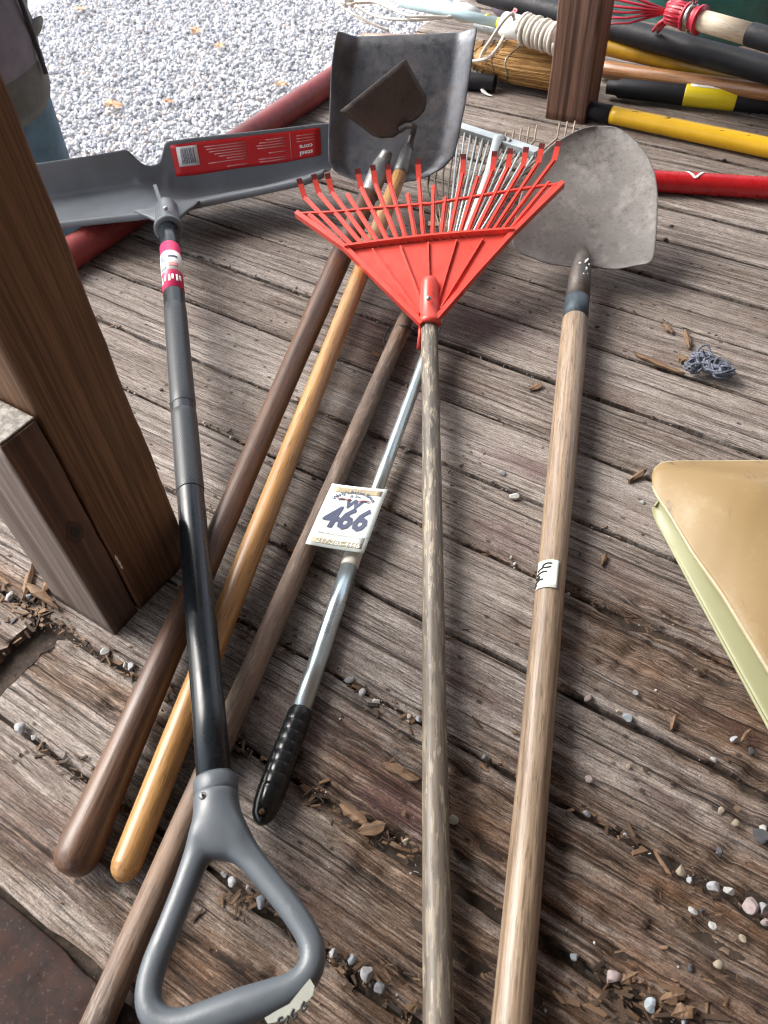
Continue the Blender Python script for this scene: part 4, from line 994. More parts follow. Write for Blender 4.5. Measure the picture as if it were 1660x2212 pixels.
# ------------------------------------------------------------------ red plastic leaf rake
t = thing('leaf_rake', 'bright red plastic fan rake with thin mottled wooden handle', 'rake', P(930, 1000, .02), 'leaf rakes in the pile')
rpA, rpB = P(928, 690, .044), P(949, 2290, .0128)
pole('handle', rpA, rpB, .0121, .0128, M['hflake'], t, sub=16, bulge=-.0003)
fp = Pl(P(927, 700, .052), P(642, 462, .108), P(1215, 398, .140))
Zo = lambda zx, zy: (594.2+zx*.3905, 216.1+zy*.3905)
def F(zx, zy, h=0.0): return fp(*Zo(zx, zy), h)
body = sheet('web', [F(*q) for q in ((412, 835), (700, 800), (1000, 768), (1300, 742), (895, 1205), (860, 1240), (812, 1235))], fp.n, .0022, M['redplastic'], t)
def strip(name, pts, wid, h0, h1, mat, par, taper=None):
    """bar along zoom points on the fan plane, wid metres wide, from height h0 to h1"""
    ps = [F(*q) for q in pts]; n = len(ps); vs, fs = [], []
    for i, p in enumerate(ps):
        tn_ = (ps[min(i+1, n-1)]-ps[max(i-1, 0)]).normalized(); s = tn_.cross(fp.n).normalized()
        w = wid*(taper[i] if taper else 1)/2; hh0 = h0[i] if hasattr(h0, '__len__') else h0; hh1 = h1[i] if hasattr(h1, '__len__') else h1
        vs += [p-s*w+fp.n*hh0, p+s*w+fp.n*hh0, p+s*w+fp.n*hh1, p-s*w+fp.n*hh1]
    for i in range(n-1):
        for k in range(4): l = (k+1) % 4; fs.append((i*4+k, i*4+l, i*4+4+l, i*4+4+k))
    fs += [(3, 2, 1, 0), tuple(range(4*n-4, 4*n))]
    return mesh(name, vs, fs, mat, par, smooth=False)
fr = strip('side_frame', [(120, 630), (250, 722), (390, 822), (600, 1030), (815, 1243)], .0075, -.006, .006, M['redplastic'], t)
strip('side_frame', [(1592, 465), (1470, 585), (1322, 732), (1110, 965), (893, 1215)], .0075, -.006, .006, M['redplastic'], t)
strip('cross_flange', [(388, 826), (620, 795), (860, 768), (1100, 747), (1322, 732)], .0035, -.005, .010, M['redplastic'], t)
strip('spacer_bar', [(125, 630), (300, 623), (560, 600), (860, 575), (1200, 520), (1440, 482), (1590, 464)], .003, -.0025, .0025, M['redplastic'], t)
for a_, b_ in (((540, 830), (800, 1190)), ((695, 815), (812, 1120)), ((848, 795), (853, 1015)), ((1005, 782), (905, 1115)), ((1150, 775), (915, 1160))):
    strip('rib', [a_, tuple((np.array(a_)+b_)/2), b_], .0022, 0, .0045, M['redplastic'], body)
tips = [(190, 632, 0), (145, 480, 1), (225, 455, 1), (300, 450, 1), (400, 520, 0), (465, 425, 1), (548, 405, 1), (630, 400, 1), (735, 520, 0), (795, 372, 1), (880, 475, 0), (945, 540, 0), (1045, 345, 1), (1125, 425, 0),
        (1215, 330, 1), (1302, 315, 1), (1388, 308, 1), (1475, 288, 1), (1565, 275, 1), (1520, 455, 0), (1556, 466, 0)]
FOC = np.array((862.0, 1250.0))                                  # the tines all fan out from one point
for x, y, lng in tips:
    q1 = np.array((x, y), float); kn = np.array((x+(862-x)*.03, y+62)) if lng else q1
    sl = (kn-FOC)/(kn[1]-FOC[1]); k_ = -94/934.0                  # where its line meets the cross flange
    by_ = (826+k_*(FOC[0]-sl[0]*FOC[1]-388))/(1-k_*sl[0]); q0 = np.array((FOC[0]+sl[0]*(by_-FOC[1]), by_))
    if lng:
        ti = strip('tine', [tuple(q0), tuple((q0+kn)/2), tuple(kn)], .0072, -.001, .0012, M['redplastic'], t)
        strip('tine_rib', [tuple(q0), tuple(kn)], .0022, .0012, .0032, M['redplastic'], ti)
        strip('tine_tip', [tuple(kn), tuple(kn*.6+q1*.4+np.array((0, 3))), tuple(q1)], .0086, [-.001, .004, .014], [.0015, .0065, .0165], M['redplastic'], ti)
        strip('worn_end', [tuple(kn*.38+q1*.62+np.array((0, 2))), tuple(q1)], .0089, [.0072, .0150], [.0098, .0172], M['reddark'], ti)
    else:
        ti = strip('tine', [tuple(q0), tuple((q0+q1)/2), tuple(q1)], .0072, -.001, .0012, M['redplastic'], t)
        strip('tine_rib', [tuple(q0), tuple(q1)], .0022, .0012, .0032, M['redplastic'], ti)
sa, sb = F(858, 1005, .006), fp(930, 705, -.004)
sb = P(929, 703, .046)
ds = (sb-sa).normalized(); LL = (sb-sa).length
so = stick('socket', sa-ds*.004, sb, [(0, .004), (.004, .010), (.012, .0135), (LL*.5, .0145), (LL-.005, .0158), (LL-.004, .0172), (LL+.003, .0174), (LL+.004, .0130)], M['redplastic'], t, 26)
sc = F(855, 1143, .021); stick('screw', sc-fp.n*.003, sc+fp.n*.0015, [(0, .0036), (.003, .0037), (.0045, .0025), (.0046, .0004)], M['screw'], so, 16)
tube('hang_tab', [P(910, 705, .036), P(907, 730, .022), P(905, 754, .012)], [.004, .003, .0038], M['redplastic'], t, 10)

# ------------------------------------------------------------------ round shovel on the right
t = thing('round_shovel', 'round-point shovel with cement-grey worn blade and thick pale handle, rightmost', 'shovel', P(1180, 1200, .02))
sp = Pl(P(1295, 272, .160), P(1180, 560, .045), P(1400, 560, .050))
LE = [(1292, 272), (1255, 282), (1220, 300), (1185, 322), (1150, 362), (1122, 430), (1106, 500), (1104, 530), (1118, 548), (1165, 566), (1225, 577)]
RE = [(1300, 272), (1335, 280), (1372, 308), (1400, 342), (1416, 380), (1422, 425), (1420, 490), (1415, 552), (1408, 572), (1345, 582), (1285, 578)]
NV, NU = 40, 32; rows = []
for j in range(NV+1):
    v = j/NV; a = lerp_path(LE, v); b = lerp_path(RE, v); r = []
    for i in range(NU+1):
        s = i/NU; q = a+(b-a)*s; e = abs(2*s-1)
        lift = .016*e**2.4*math.sin(PI*min(v*1.1, 1))**.5 + .014*math.exp(-((s-.60)/.10)**2)*float(sstep(.72, 1, np.array(v))) - .012*math.sin(PI*v)
        r.append(sp(q[0], q[1], lift))
    rows.append(r)
grid('blade', rows, M['spade'], t, .002, 1)
k0 = sp(1256, 562, .016); hA = P(1243, 692, .0335); hB = P(1098, 2290, .0172)
dd = (hB-hA).normalized()
LL = (hA-k0).length
tube('frog', [sp(1262, 535, .000), sp(1259, 550, .008), k0+(hA-k0)*.08, k0+(hA-k0)*.16], [.004, .0085, .0125, .0148], M['socket'], t, 20)
so = stick('socket', k0, hA, [(0, .0118), (LL*.12, .0148), (LL*.4, .0172), (LL*.7, .0182)], M['socket'], t, 26)
stick('painted_band', k0, hA, [(LL*.70, .0183), (LL*.86, .0187), (LL*1.0, .0188), (LL*1.001, .0170)], M['bluepaint'], so, 26)
wsp = random.Random(3)
for k in range(12):
    f = wsp.uniform(.18, .5); th = wsp.uniform(-.2, .7); rgt = -dd.cross(UP).normalized(); rgt = rgt if rgt.dot(CR) > 0 else -rgt
    p = k0+(hA-k0)*f+rgt*(math.sin(th)*.0168)+UP*(math.cos(th)*.0168); s = wsp.uniform(.001, .0028)
    stick('cement_spatter', p-UP*.001, p+UP*.0008, [(0, s), (.001, s*.8), (.0018, s*.2)], M['white'], so, 7)
LL = (hB-hA).length
RHP = [(-.004, .0186), (.03, .0190), (.15, .0186), (LL*.35, .0172), (LL*.6, .0160), (LL, .0160)]
RHP = [tuple(p) for p in bez(RHP, 4)]
hd = stick('handle', hA, hB, RHP, M['hpale'], t, 36)
def hrow(y):
    lo, hi = 0.0, LL
    for _ in range(40):
        m_ = (lo+hi)/2; v = hA+dd*m_-CO; yy = IH/2-FPX*v.dot(CU)/v.dot(FWD); lo, hi = (m_, hi) if yy < y else (lo, m_)
    return lo
a0, a1 = hrow(1229), hrow(1288); rr = float(np.interp((a0+a1)/2, [p[0] for p in RHP], [p[1] for p in RHP]))
tp = cylpatch('tape_tag', a0, a1, -1.22, .32, M['tape'], hd, rr+.0014, hA, dd, 12)
rgt = dd.cross(UP).normalized(); rgt = -rgt if rgt.dot(CR) < 0 else rgt; upv = rgt.cross(dd); upv = -upv if upv.z < 0 else upv
def onh(x, y):                                                   # zoom pixels of the tape
    s = a0+(a1-a0)*(y-430)/600.0; th = -1.22+1.54*(x-735)/375.0
    return hA+dd*s+rgt*(math.sin(th)*(rr+.0019))+upv*(math.cos(th)*(rr+.0019))
scrawl([[(1000, 515), (930, 510), (870, 545), (865, 590), (920, 605), (990, 585)], [(860, 600), (810, 625), (770, 660)],
        [(935, 700), (870, 690), (800, 715), (760, 745)], [(820, 775), (780, 790), (745, 825)], [(830, 790), (790, 815), (755, 828)],
        [(885, 850), (820, 850), (765, 885), (735, 920)], [(760, 925), (735, 945), (725, 980)], [(770, 940), (745, 960)]], onh, tp, .0010)

# ------------------------------------------------------------------ tools lying at the back right
def two(x0, y0, z0, x1, y1, z1): return P(x0, y0, z0), P(x1, y1, z1)
def extend(a, b, e=.35): return b+(b-a).normalized()*e
# red handle
t = thing('red_handle_tool', 'glossy red tool handle with white chevron lying behind the round shovel', 'tool handle', P(1540, 395, .02))
a, b = two(1360, 388, .021, 1660, 406, .021); e = extend(a, b)
pole('handle', a, e, .0185, .0195, M['redpaint'], t, round_a=True, seg=26)
dv = (e-a).normalized(); up2 = UP; fw = up2.cross(dv)
fw = fw if fw.dot(FWD) > 0 else -fw
def rod_pt(a, dv, s, th, r):                                     # th from up, + away from the viewer
    return a+dv*s+UP*(math.cos(th)*r)+fw*(math.sin(th)*r)
def rod_s(a, dv, x):                                             # distance along for a picture column
    lo, hi = -.2, 1.5
    for _ in range(40):
        m_ = (lo+hi)/2; v = a+dv*m_-CO; xx = IW/2+FPX*v.dot(CR)/v.dot(FWD); lo, hi = (m_, hi) if xx < x else (lo, m_)
    return lo
for (x0, x1) in ((1476, 1494), (1512, 1494)):
    s0_, s1_ = rod_s(a, dv, x0), rod_s(a, dv, x1)
    rows = [[rod_pt(a, dv, s0_+(s1_-s0_)*i/6+o_, .30-.95*i/6, .0198) for i in range(7)] for o_ in (0, .006)]
    q = grid('chevron', rows, M['white'], t); so_ = q.modifiers.new('s', 'SOLIDIFY'); so_.thickness = .0003; so_.offset = 0
# yellow handle
t = thing('yellow_handle_tool', 'plain yellow fibreglass handle with black end cap beside the right post', 'tool handle', P(1480, 290, .02), 'yellow handled tools')
a, b = two(1318, 247, .022, 1660, 319, .022); e = extend(a, b)
pole('handle', a, e, .0170, .0190, M['yellow'], t, seg=26)
dv = (e-a).normalized(); stick('end_cap', a-dv*.055, a+dv*.004, [(0, .010), (.004, .0165), (.02, .0176), (.058, .0180), (.059, .0165)], M['blackrub'], t, 24)
sc_ = random.Random(6)
for k in range(7):
    s = rod_s(a, dv, sc_.choice((1370, 1545, 1560, 1590, 1600, 1440)))+sc_.uniform(-.01, .01); th = sc_.uniform(-.9, .2); l_ = sc_.uniform(.004, .014); rs = .0170+.002*s/(e-a).length
    tube('scuff', [rod_pt(a, dv, s, th, rs+.0001), rod_pt(a, dv, s+l_, th+.06, rs+.0001)], .0006, M['ink'], t, 5)
# black handle with yellow sleeve
t = thing('black_grip_tool', 'black rubber handle with a yellow sleeve and white label', 'tool handle', P(1500, 205, .02))
a, b = two(1322, 189, .024, 1660, 223, .024); e = extend(a, b); dv = (e-a).normalized()
s1, s2 = rod_s(a, dv, 1478), rod_s(a, dv, 1592); LL = (e-a).length
stick('grip', a-dv*.012, e, [(0, .004), (.002, .0135), (.022, .0145), (.030, .0190), (.12, .0196), (s1+.012, .0206), (s2+.012, .0210), (LL, .0215)], M['blackrub'], t, 28)
sl = stick('sleeve', a, e, [(s1, .0203), (s1+.003, .0212), (s2-.003, .0215), (s2, .0206)], M['yellow2'], t, 28)
def rod_patch(name, x0, x1, th0, th1, r, mat, par):
    q0, q1 = rod_s(a, dv, x0), rod_s(a, dv, x1)
    o = grid(name, [[rod_pt(a, dv, q0+(q1-q0)*i/6, th0+(th1-th0)*j/6, r) for i in range(7)] for j in range(7)], mat, par)
    q = o.modifiers.new('s', 'SOLIDIFY'); q.thickness = .0003; q.offset = 0; return o
rod_patch('label', 1488, 1588, -.30, .50, .0216, M['white'], sl)
rod_patch('label_mark', 1538, 1585, -.15, .32, .0219, M['maroon'], sl)
for k in range(5): rod_patch('label_print', 1544+8*k, 1548+8*k, -.05, .22, .0222, M['white'], sl)
rod_patch('label_line', 1496, 1530, .14, .2, .0219, M['tapegrey'], sl); rod_patch('label_line', 1496, 1526, .28, .34, .0219, M['tapegrey'], sl)
# hickory handle behind
t = thing('wooden_handle_tool', 'brown varnished wooden tool handle between black grip and ochre pole', 'tool handle', P(1520, 175, .03))
a, b = two(1290, 148, .020, 1660, 200, .052); e = extend(a, b)
pole('handle', a, e, .0175, .0145, M['hhick'], t, round_a=True, seg=24)
# ochre pole
t = thing('yellow_handle_tool', 'ochre yellow pole lying under the thick black tube', 'tool handle', P(1480, 130, .05), 'yellow handled tools')
a, b = two(1300, 99, .055, 1660, 183, .050); e = extend(a, b)
pole('handle', a, e, .0175, .0165, M['ochre'], t, seg=24)
# thick black tube
t = thing('black_tube', 'long thick black tube slanting behind the right post', 'tube', P(1400, 80, .08))
a, b = two(1040, -16, .085, 1660, 152, .095); e = extend(a, b)
pole('tube', a, e, .0235, .0255, M['blackrub'], t, seg=28)
# black tube end near the scoop
t = thing('black_tube', 'short black pipe end poking out beside the square shovel', 'tube', P(1040, 180, .02))
a, b = P(1070, 181, .0185), P(960, 170, .0185); dv = (b-a).normalized(); LL = (b-a).length+.25
q = stick('pipe', a, a+dv*LL, [(.03, .010), (.0, .0125), (0, .0170), (.003, .0180), (LL, .0180)], M['blackrub'], t, 24)
tag(tube('paper_scrap', [Vector(p) for p in bez([tuple(P(1040, 192, .012)), tuple(P(1052, 203, .006)), tuple(P(1066, 208, .004))], 4)], [.002, .005, .006, .005, .004, .004, .003, .002, .001], M['white'], None, 8, flat=.25), 'small white scrap on the deck under the black pipe end', 'scrap')

# ------------------------------------------------------------------ crimson hand rake at the top right
t = thing('fan_rake', 'crimson plastic shrub rake with white wooden handle at top right', 'rake', P(1480, 40, .15), 'leaf rakes in the pile')
zz = .17
a, b = P(1444, 24, zz), P(1515, 44, zz); e = P(1621, 74, zz); f_ = extend(a, P(1700, 97, zz), .2)
dv = (e-a).normalized()
hb = stick('hub', a, b, [(0, .012), (.004, .020), (.02, .0215), (.035, .022), ((b-a).length*.55, .0215), ((b-a).length*.56, .0255), ((b-a).length*.62, .0255), ((b-a).length*.63, .0215), ((b-a).length-.006, .022), ((b-a).length-.005, .0265), ((b-a).length, .0265)], M['red2'], t, 28)
for k in range(18):
    an = 2*PI*k/18; rg = dv.cross(UP).normalized(); u2 = rg.cross(dv)
    q = rg*math.cos(an)+u2*math.sin(an); tube('hub_rib', [a+dv*.004+q*.0205, a+dv*((b-a).length*.5)+q*.0222], .0014, M['red2'], hb, 6)
tube('clamp', [b-dv*.030, b-dv*.018], .0240, M['screw'], t, 24)
cl = b-dv*.024+UP*.024; tube('clamp_ear', [cl-dv*.0, cl+UP*.010-dv*.003, cl+UP*.016+dv*.002, cl+UP*.010+dv*.006, cl+dv*.004], .003, M['screw'], t, 8)
stick('handle', b-dv*.01, e, [(0, .0185), ((e-b).length+.012, .0190)], M['hwhite'], t, 24)
stick('grip', e-dv*.002, f_, [(0, .0192), (.003, .0205), ((f_-e).length, .0210)], M['blackrub'], t, 24)
fan = [(1205, -60), (1215, -25), (1225, 0), (1238, 18), (1250, 36), (1262, 52)]
for k, (x, y) in enumerate(fan):
    z1 = .11+.012*k*(-1)+.10; w = P(x, y, zz+.03-.012*k)
    mid = a.lerp(w, .45)+UP*(.004-.003*k)
    tube('tine', [a+dv*.004, mid, w], [.0048, .0040, .0032], M['red2'], t, 8, flat=.6)
for (x, y) in ((1422, 68), (1412, 66)): tube('tine', [P(1450, 36, zz-.012), P(x+12, y-14, zz-.03), P(x, y, zz-.055)], [.006, .0045, .004], M['red2'], t, 8)
tube('hang_loop', [a+UP*.010, P(1462, 4, zz+.01), P(1468, -14, zz+.01)], .008, M['red2'], t, 8)

# ------------------------------------------------------------------ pole pruner with cord, broom
t = thing('pole_pruner', 'pale blue tube pole wound with white cord at top centre', 'pole', P(1060, 50, .1))
pz = .125
pts = [P(868, 4, pz), P(974, 22, pz), P(1033, 34, pz), P(1090, 52, pz), P(1215, 85, pz), P(1262, 98, pz)]
d0 = (pts[3]-pts[0]).normalized()
stick('tube', pts[0], pts[3], [(0, .0115), ((pts[3]-pts[0]).length, .0100)], M['paleblue'], t, 20)
stick('cone', pts[1], pts[2], [(0, .0125), (.004, .014), ((pts[2]-pts[1]).length*.5, .020), ((pts[2]-pts[1]).length, .013)], M['whiteplastic'], t, 22)
for x in (1053, 1081):
    p = P(x, 43+(x-1053)*.28, pz); stick('yellow_band', p-d0*.004, p+d0*.004, [(0, .0112), (.008, .0112)], M['tapeyel'], t, 20)
g0, g1 = P(1028, 56, pz-.03), P(1092, 74, pz-.03); stick('rod', g0, g1, [(0, .010), ((g1-g0).length, .010)], M['galv'], t, 18)
d1 = (pts[5]-pts[3]).normalized(); LL = (pts[5]-pts[3]).length
stick('spool', pts[3]-d1*.002, pts[5], [(0, .012), (.002, .0235), (.055, .0235), (.058, .0215), (LL, .0215)], M['whiteplastic'], t, 26)
map_text('p', lambda x, y: pts[3]+d1*(.022+x*.022)+UP*(.0238)+NX*0+(CU-d1*CU.dot(d1)).normalized()*(y*.022)-FWD*.004, M['red2'], t)
rg = d1.cross(UP).normalized(); u2 = rg.cross(d1); coil = []
turns = 9; st0, st1 = .05, .145
for k in range(turns*18+1):
    an = 2*PI*k/18; f = k/(turns*18); s = st0+(st1-st0)*(f+.006*math.sin(f*40))
    rr_ = .0265+.0016*math.sin(f*23)+.0012*math.sin(k*.37)+(.006*math.sin(an*.5) if f > .9 else 0); coil.append(pts[3]+d1*s+rg*(math.cos(an)*rr_)+u2*(math.sin(an)*rr_))
cord = tube('cord', coil, .0040, M['cord'], t, 8)
def rope(name, px, par, r=.0036): return tube(name, [Vector(p) for p in bez([tuple(P(*q)) for q in px], 8)], r, M['cord'], par, 8)
rope('cord_loop', [(1112, 44, .16), (1106, 30, .17), (1086, 48, .165), (1062, 84, .13), (1044, 112, .08), (1034, 140, .035), (1027, 165, .010)], cord)
rope('cord_loop', [(1088, 80, .11), (1075, 104, .10), (1056, 124, .07), (1024, 132, .055), (990, 128, .05)], cord)
rope('cord_loop', [(700, -22, .12), (752, 8, .12), (772, 6, .12), (815, 6, .12), (850, 20, .125), (885, 34, .13), (925, 36, .13), (972, 38, .125)], cord, .0034)
rope('cord_loop', [(768, 12, .12), (800, 30, .11), (838, 40, .115), (890, 43, .12), (940, 40, .12), (978, 36, .12)], cord, .0034)
rope('cord_loop', [(690, -28, .10), (722, 0, .10), (760, 28, .09), (806, 52, .08), (840, 66, .07)], cord, .0034)
k_ = P(752, 4, .12)
tube('cord_knot', [k_+Vector((.012*math.cos(i*1.3), .010*math.sin(i*1.3), .008*math.sin(i*2.1))) for i in range(16)], .0042, M['cord'], cord, 8)
# broom: straw head, flared to the right, stitched
t = thing('straw_broom', 'corn broom with stitched golden straw head lying behind the post', 'broom', P(1100, 140, .03))
ax0, ax1 = P(1000, 112, .045), P(1215, 152, .045); bd = (ax1-ax0).normalized(); bl_ = (ax1-ax0).length
sd_ = UP.cross(bd).normalized(); sd_ = sd_ if sd_.y > 0 else -sd_
def wdt(f): return .030+.030*float(sstep(-.1, .55, np.array(f)))-.006*float(sstep(.55, 1, np.array(f)))
def thk(f): return .022+.010*float(sstep(0, .6, np.array(f)))+.006*f
rings = []
core = []
vs, fs = [], []
for i in range(21):
    f = i/20
    for k in range(40):
        an = 2*PI*k/40; jag = 1+.035*math.sin(k*7.3+f*3)+.02*math.sin(k*17.1)
        vs.append(ax0+bd*(bl_*f)+sd_*(math.cos(an)*wdt(f)*jag)+UP*(math.sin(an)*thk(f)*jag))
for i in range(20):
    for k in range(40): l = (k+1) % 40; fs.append((i*40+k, i*40+l, i*40+40+l, i*40+40+k))
fs += [tuple(reversed(range(40))), tuple(range(800, 840))]
hdm = mesh('head', vs, fs, M['straw'], t, axisM(ax0, ax1))
rnd = random.Random(2); sv, sf = [], []
for k in range(260):
    an = rnd.uniform(-.2, PI+.2) if rnd.random() < .8 else rnd.uniform(0, 2*PI); f0 = rnd.uniform(.25, .7); f1 = rnd.uniform(.92, 1.12); rr_ = rnd.uniform(.99, 1.05)
    ps = [ax0+bd*(bl_*f)+sd_*(math.cos(an+.05*math.sin(k+f*3))*wdt(min(f, 1))*rr_*(1+.10*max(0, f-.85)))+UP*(math.sin(an)*thk(min(f, 1))*rr_) for f in np.linspace(f0, f1, 5)]
    n0 = len(sv)
    for i, p in enumerate(ps):
        for j in range(3): sv.append(p+sd_*(.0010*math.cos(2.1*j))+UP*(.0010*math.sin(2.1*j)))
    for i in range(4):
        for j in range(3): l = (j+1) % 3; sf.append((n0+i*3+j, n0+i*3+l, n0+i*3+3+l, n0+i*3+3+j))
br = mesh('bristles', sv, sf, M['straw'], t, axisM(ax0, ax1)); tag(br, kind='stuff')
for f, mt, r in ((.10, 'stitch', .0011), (.20, 'stitch', .0011), (.30, 'stitch', .0011), (.42, 'stitch', .0011), (.56, 'wire', .0019)):
    tube('stitching' if mt == 'stitch' else 'wire_band', [ax0+bd*(bl_*f+.006*math.sin(k*.9))+sd_*(math.cos(2*PI*k/30)*wdt(f)*1.03)+UP*(math.sin(2*PI*k/30)*thk(f)*1.05) for k in range(30)], r, M[mt], t, 6, closed=True)
hA = P(925, 60, .06); tube('neck', [ax0+bd*.01, ax0-bd*.06+UP*.004, ax0-bd*.12+UP*.008], [.026, .022, .014], M['straw'], t, 20)
q = ax0-bd*.12+UP*.008; pole('handle', q, q-bd*.16-UP*.02, .0115, .0115, M['hhick'], t, round_b=True)

# ------------------------------------------------------------------ sheets behind
def blob(name, label, cat, c, rx, ry, rz, mat, amp, freq, seed, rot=0, seg=44):
    vs, fs = [], []; R = random.Random(seed); ox, oy = R.uniform(0, 90), R.uniform(0, 90)
    for i in range(seg//2+1):
        ph = PI*i/(seg//2)
        for k in range(seg):
            th = 2*PI*k/seg; x, y, z = math.sin(ph)*math.cos(th), math.sin(ph)*math.sin(th), math.cos(ph)
            nz = float(fbm(np.array([x*freq+ox+z*1.7]), np.array([y*freq+oy-z*2.3]), 4)[0])-.5
            w = 1+amp*2*nz
            v = Vector((x*rx*w, y*ry*w, max(z*rz*w, -rz*.35))); v.rotate(Matrix.Rotation(rot, 3, 'Z')); vs.append(c+v)
    for i in range(seg//2):
        for k in range(seg): l = (k+1) % seg; fs.append((i*seg+k, i*seg+seg+k, i*seg+seg+l, i*seg+l))
    o = mesh(name, vs, fs, mat, None); return tag(o, label, cat)
blob('plastic_sheet', 'crumpled shiny dark green plastic sheet heaped behind the crimson rake', 'plastic sheet', P(1640, -20, .04), .42, .26, .26, M['bag'], .35, 2.6, 4, TH)
blob('folded_cloth', 'mauve grey cloth bundle behind the cord-wound pole', 'cloth', P(1165, -2, .05), .14, .10, .07, M['mauve'], .3, 2.2, 8, TH)
# ------------------------------------------------------------------ plastic blades at the right edge
def scoop_blade(name, label, up, lo, za, zb, mat, ridge, group):
    """smooth shell between an upper (far) edge and a lower (near) edge, traced left to right"""
    rows = []
    for j in range(25):
        v = j/24; r = []
        for i in range(41):
            s = i/40; a = lerp_path(up, s); b = lerp_path(lo, s); A_ = P(a[0], a[1], za(s)); B_ = P(b[0], b[1], zb(s))
            p = A_.lerp(B_, v); h = .008*math.sin(PI*v)*min(1, s*3)
            if ridge:
                h += .024*(float(sstep(0, .34, np.array(v))) if v < .34 else max(0, 1-((v-.34)/.66)**1.25))*min(1, s*2.4)**.8 - .005*math.exp(-((v-.13)/.03)**2)*float(sstep(.40, .6, np.array(s)))
            r.append(p+UP*h)
        rows.append(r)
    t = thing(name, label, 'scoop', rows[0][0], group); grid('blade', rows, mat, t, .0032, 1)
    return t
upT = [(1412, 1034), (1415, 1018), (1423, 1006), (1440, 1001), (1462, 999.5), (1560, 999), (1660, 998), (1990, 1000)]
loT = [(1412, 1036), (1413, 1050), (1420, 1068), (1432, 1087), (1449, 1111), (1497, 1193), (1561, 1283), (1660, 1446), (1790, 1660)]
o = scoop_blade('plastic_scoop', 'ochre tan plastic scoop blade lying on top at right edge', upT, loT, lambda s: .050+.02*s, lambda s: .050-.012*s, M['tan'], True, 'stacked plastic scoop blades')
rim = [P(*lerp_path(loT, s), .050-.012*s) for s in np.linspace(.02, 1, 40)]
tube('rolled_edge', rim, .0028, M['cream'], o, 8)
rim = [P(*lerp_path(upT, s), .050+.02*s) for s in np.linspace(.01, 1, 40)]
tube('top_edge', rim, .0024, M['cream'], o, 8)
upG = [(1412, 1094), (1414, 1086), (1421, 1079), (1440, 1074), (1500, 1072), (1600, 1070), (1700, 1070), (1990, 1072)]
loG = [(1412, 1096), (1414, 1110), (1422, 1130), (1440, 1162), (1497, 1269), (1561, 1386), (1660, 1568), (1730, 1700), (1760, 1750)]
o = scoop_blade('plastic_scoop', 'pale green plastic scoop blade underneath the tan one', upG, loG, lambda s: .022, lambda s: .010, M['paleg'], False, 'stacked plastic scoop blades')
rim = [P(*lerp_path(loG, s), .0105) for s in np.linspace(.02, 1, 40)]
tube('rolled_edge', rim, .0022, M['paleg'], o, 8)

# ------------------------------------------------------------------ twine knot, splinters, pebbles
t = thing('twine_tangle', 'tangled knot of blue-grey twine lying on the boards at right', 'twine', P(1530, 785, .01))
rnd = random.Random(12); c = P(1530, 790, .016)
ex, ey = UX, NX
for (ox, oy, rx, ry, rz, n) in ((.016, .002, .022, .016, .012, 150), (-.010, .012, .018, .012, .012, 100), (-.018, -.012, .013, .010, .010, 70), (.004, .004, .020, .014, .009, 110)):
    pts = []; a = 0
    for k in range(n):
        a += rnd.uniform(.7, 1.5); b = rnd.uniform(-1.2, 1.2); r = rnd.uniform(.45, 1.08)
        pts.append(tuple(c+ex*(ox+math.cos(a)*math.cos(b)*rx*r)+ey*(oy+math.sin(a)*math.cos(b)*ry*r)+UP*max(-.0125, math.sin(b)*rz*r)))
    tube('strand', [Vector(p) for p in bez(pts, 3)], .0014, M['twine'], t, 6)
tube('loose_loop', [Vector(p) for p in bez([tuple(P(*q)) for q in ((1502, 772, .014), (1512, 752, .024), (1528, 746, .028), (1534, 758, .024), (1530, 776, .016))], 6)], .0016, M['twine'], t, 6)

def shard(name, label, cat, p, L, Wd, H, ang, mat, seed, group=None, tilt=0.0):
    """a splintered flake: ragged outline, warped, split along the grain"""
    R = random.Random(seed); vs = []; nx_ = 7; bend = R.uniform(-.12, .12)
    top, bot = [], []
    for i in range(nx_):
        t = i/(nx_-1); x = (t-.5)*L; e = min(1, 2.6*min(t, 1-t)+.12+R.uniform(0, .3)); w1 = Wd/2*e*R.uniform(.55, 1.15); w2 = Wd/2*e*R.uniform(.55, 1.15); zc = bend*L*(1-(2*t-1)**2)+R.uniform(0, .2)*H
        for y, hh in ((-w2, R.uniform(.3, .8)), (0, 1), (w1, R.uniform(.3, .8))): top.append(Vector((x+R.uniform(-.04, .04)*L, y, max(0, zc)+H*hh))); bot.append(Vector((x, y, max(0, zc)-.001)))
    vs = top+bot; n = len(top); fs = []
    for i in range(nx_-1):
        for j in range(2):
            q = i*3+j; fs.append((q, q+3, q+4, q+1)); fs.append((n+q, n+q+1, n+q+4, n+q+3))
        fs.append((i*3, n+i*3, n+i*3+3, i*3+3)); fs.append((i*3+2, i*3+5, n+i*3+5, n+i*3+2))
    fs += [(0, 1, n+1, n), (1, 2, n+2, n+1), (n-3, 2*n-3, 2*n-2, n-2), (n-2, 2*n-2, 2*n-1, n-1)]
    X = Matrix.Translation(p) @ Matrix.Rotation(ang, 4, 'Z') @ Matrix.Rotation(PI/2, 4, 'Y')
    Q = Matrix.Rotation(-PI/2, 4, 'Y')
    o = mesh(name, [Q @ v for v in vs], fs, mat, None, X, smooth=False, world=False); return tag(o, label, cat, group)
def seg(x0, y0, x1, y1): a, b = P(x0, y0), P(x1, y1); v = b-a; return a.lerp(b, .5)+UP*.002, v.length, math.atan2(v.y, v.x)
WCH = 'wood chips on the boards'
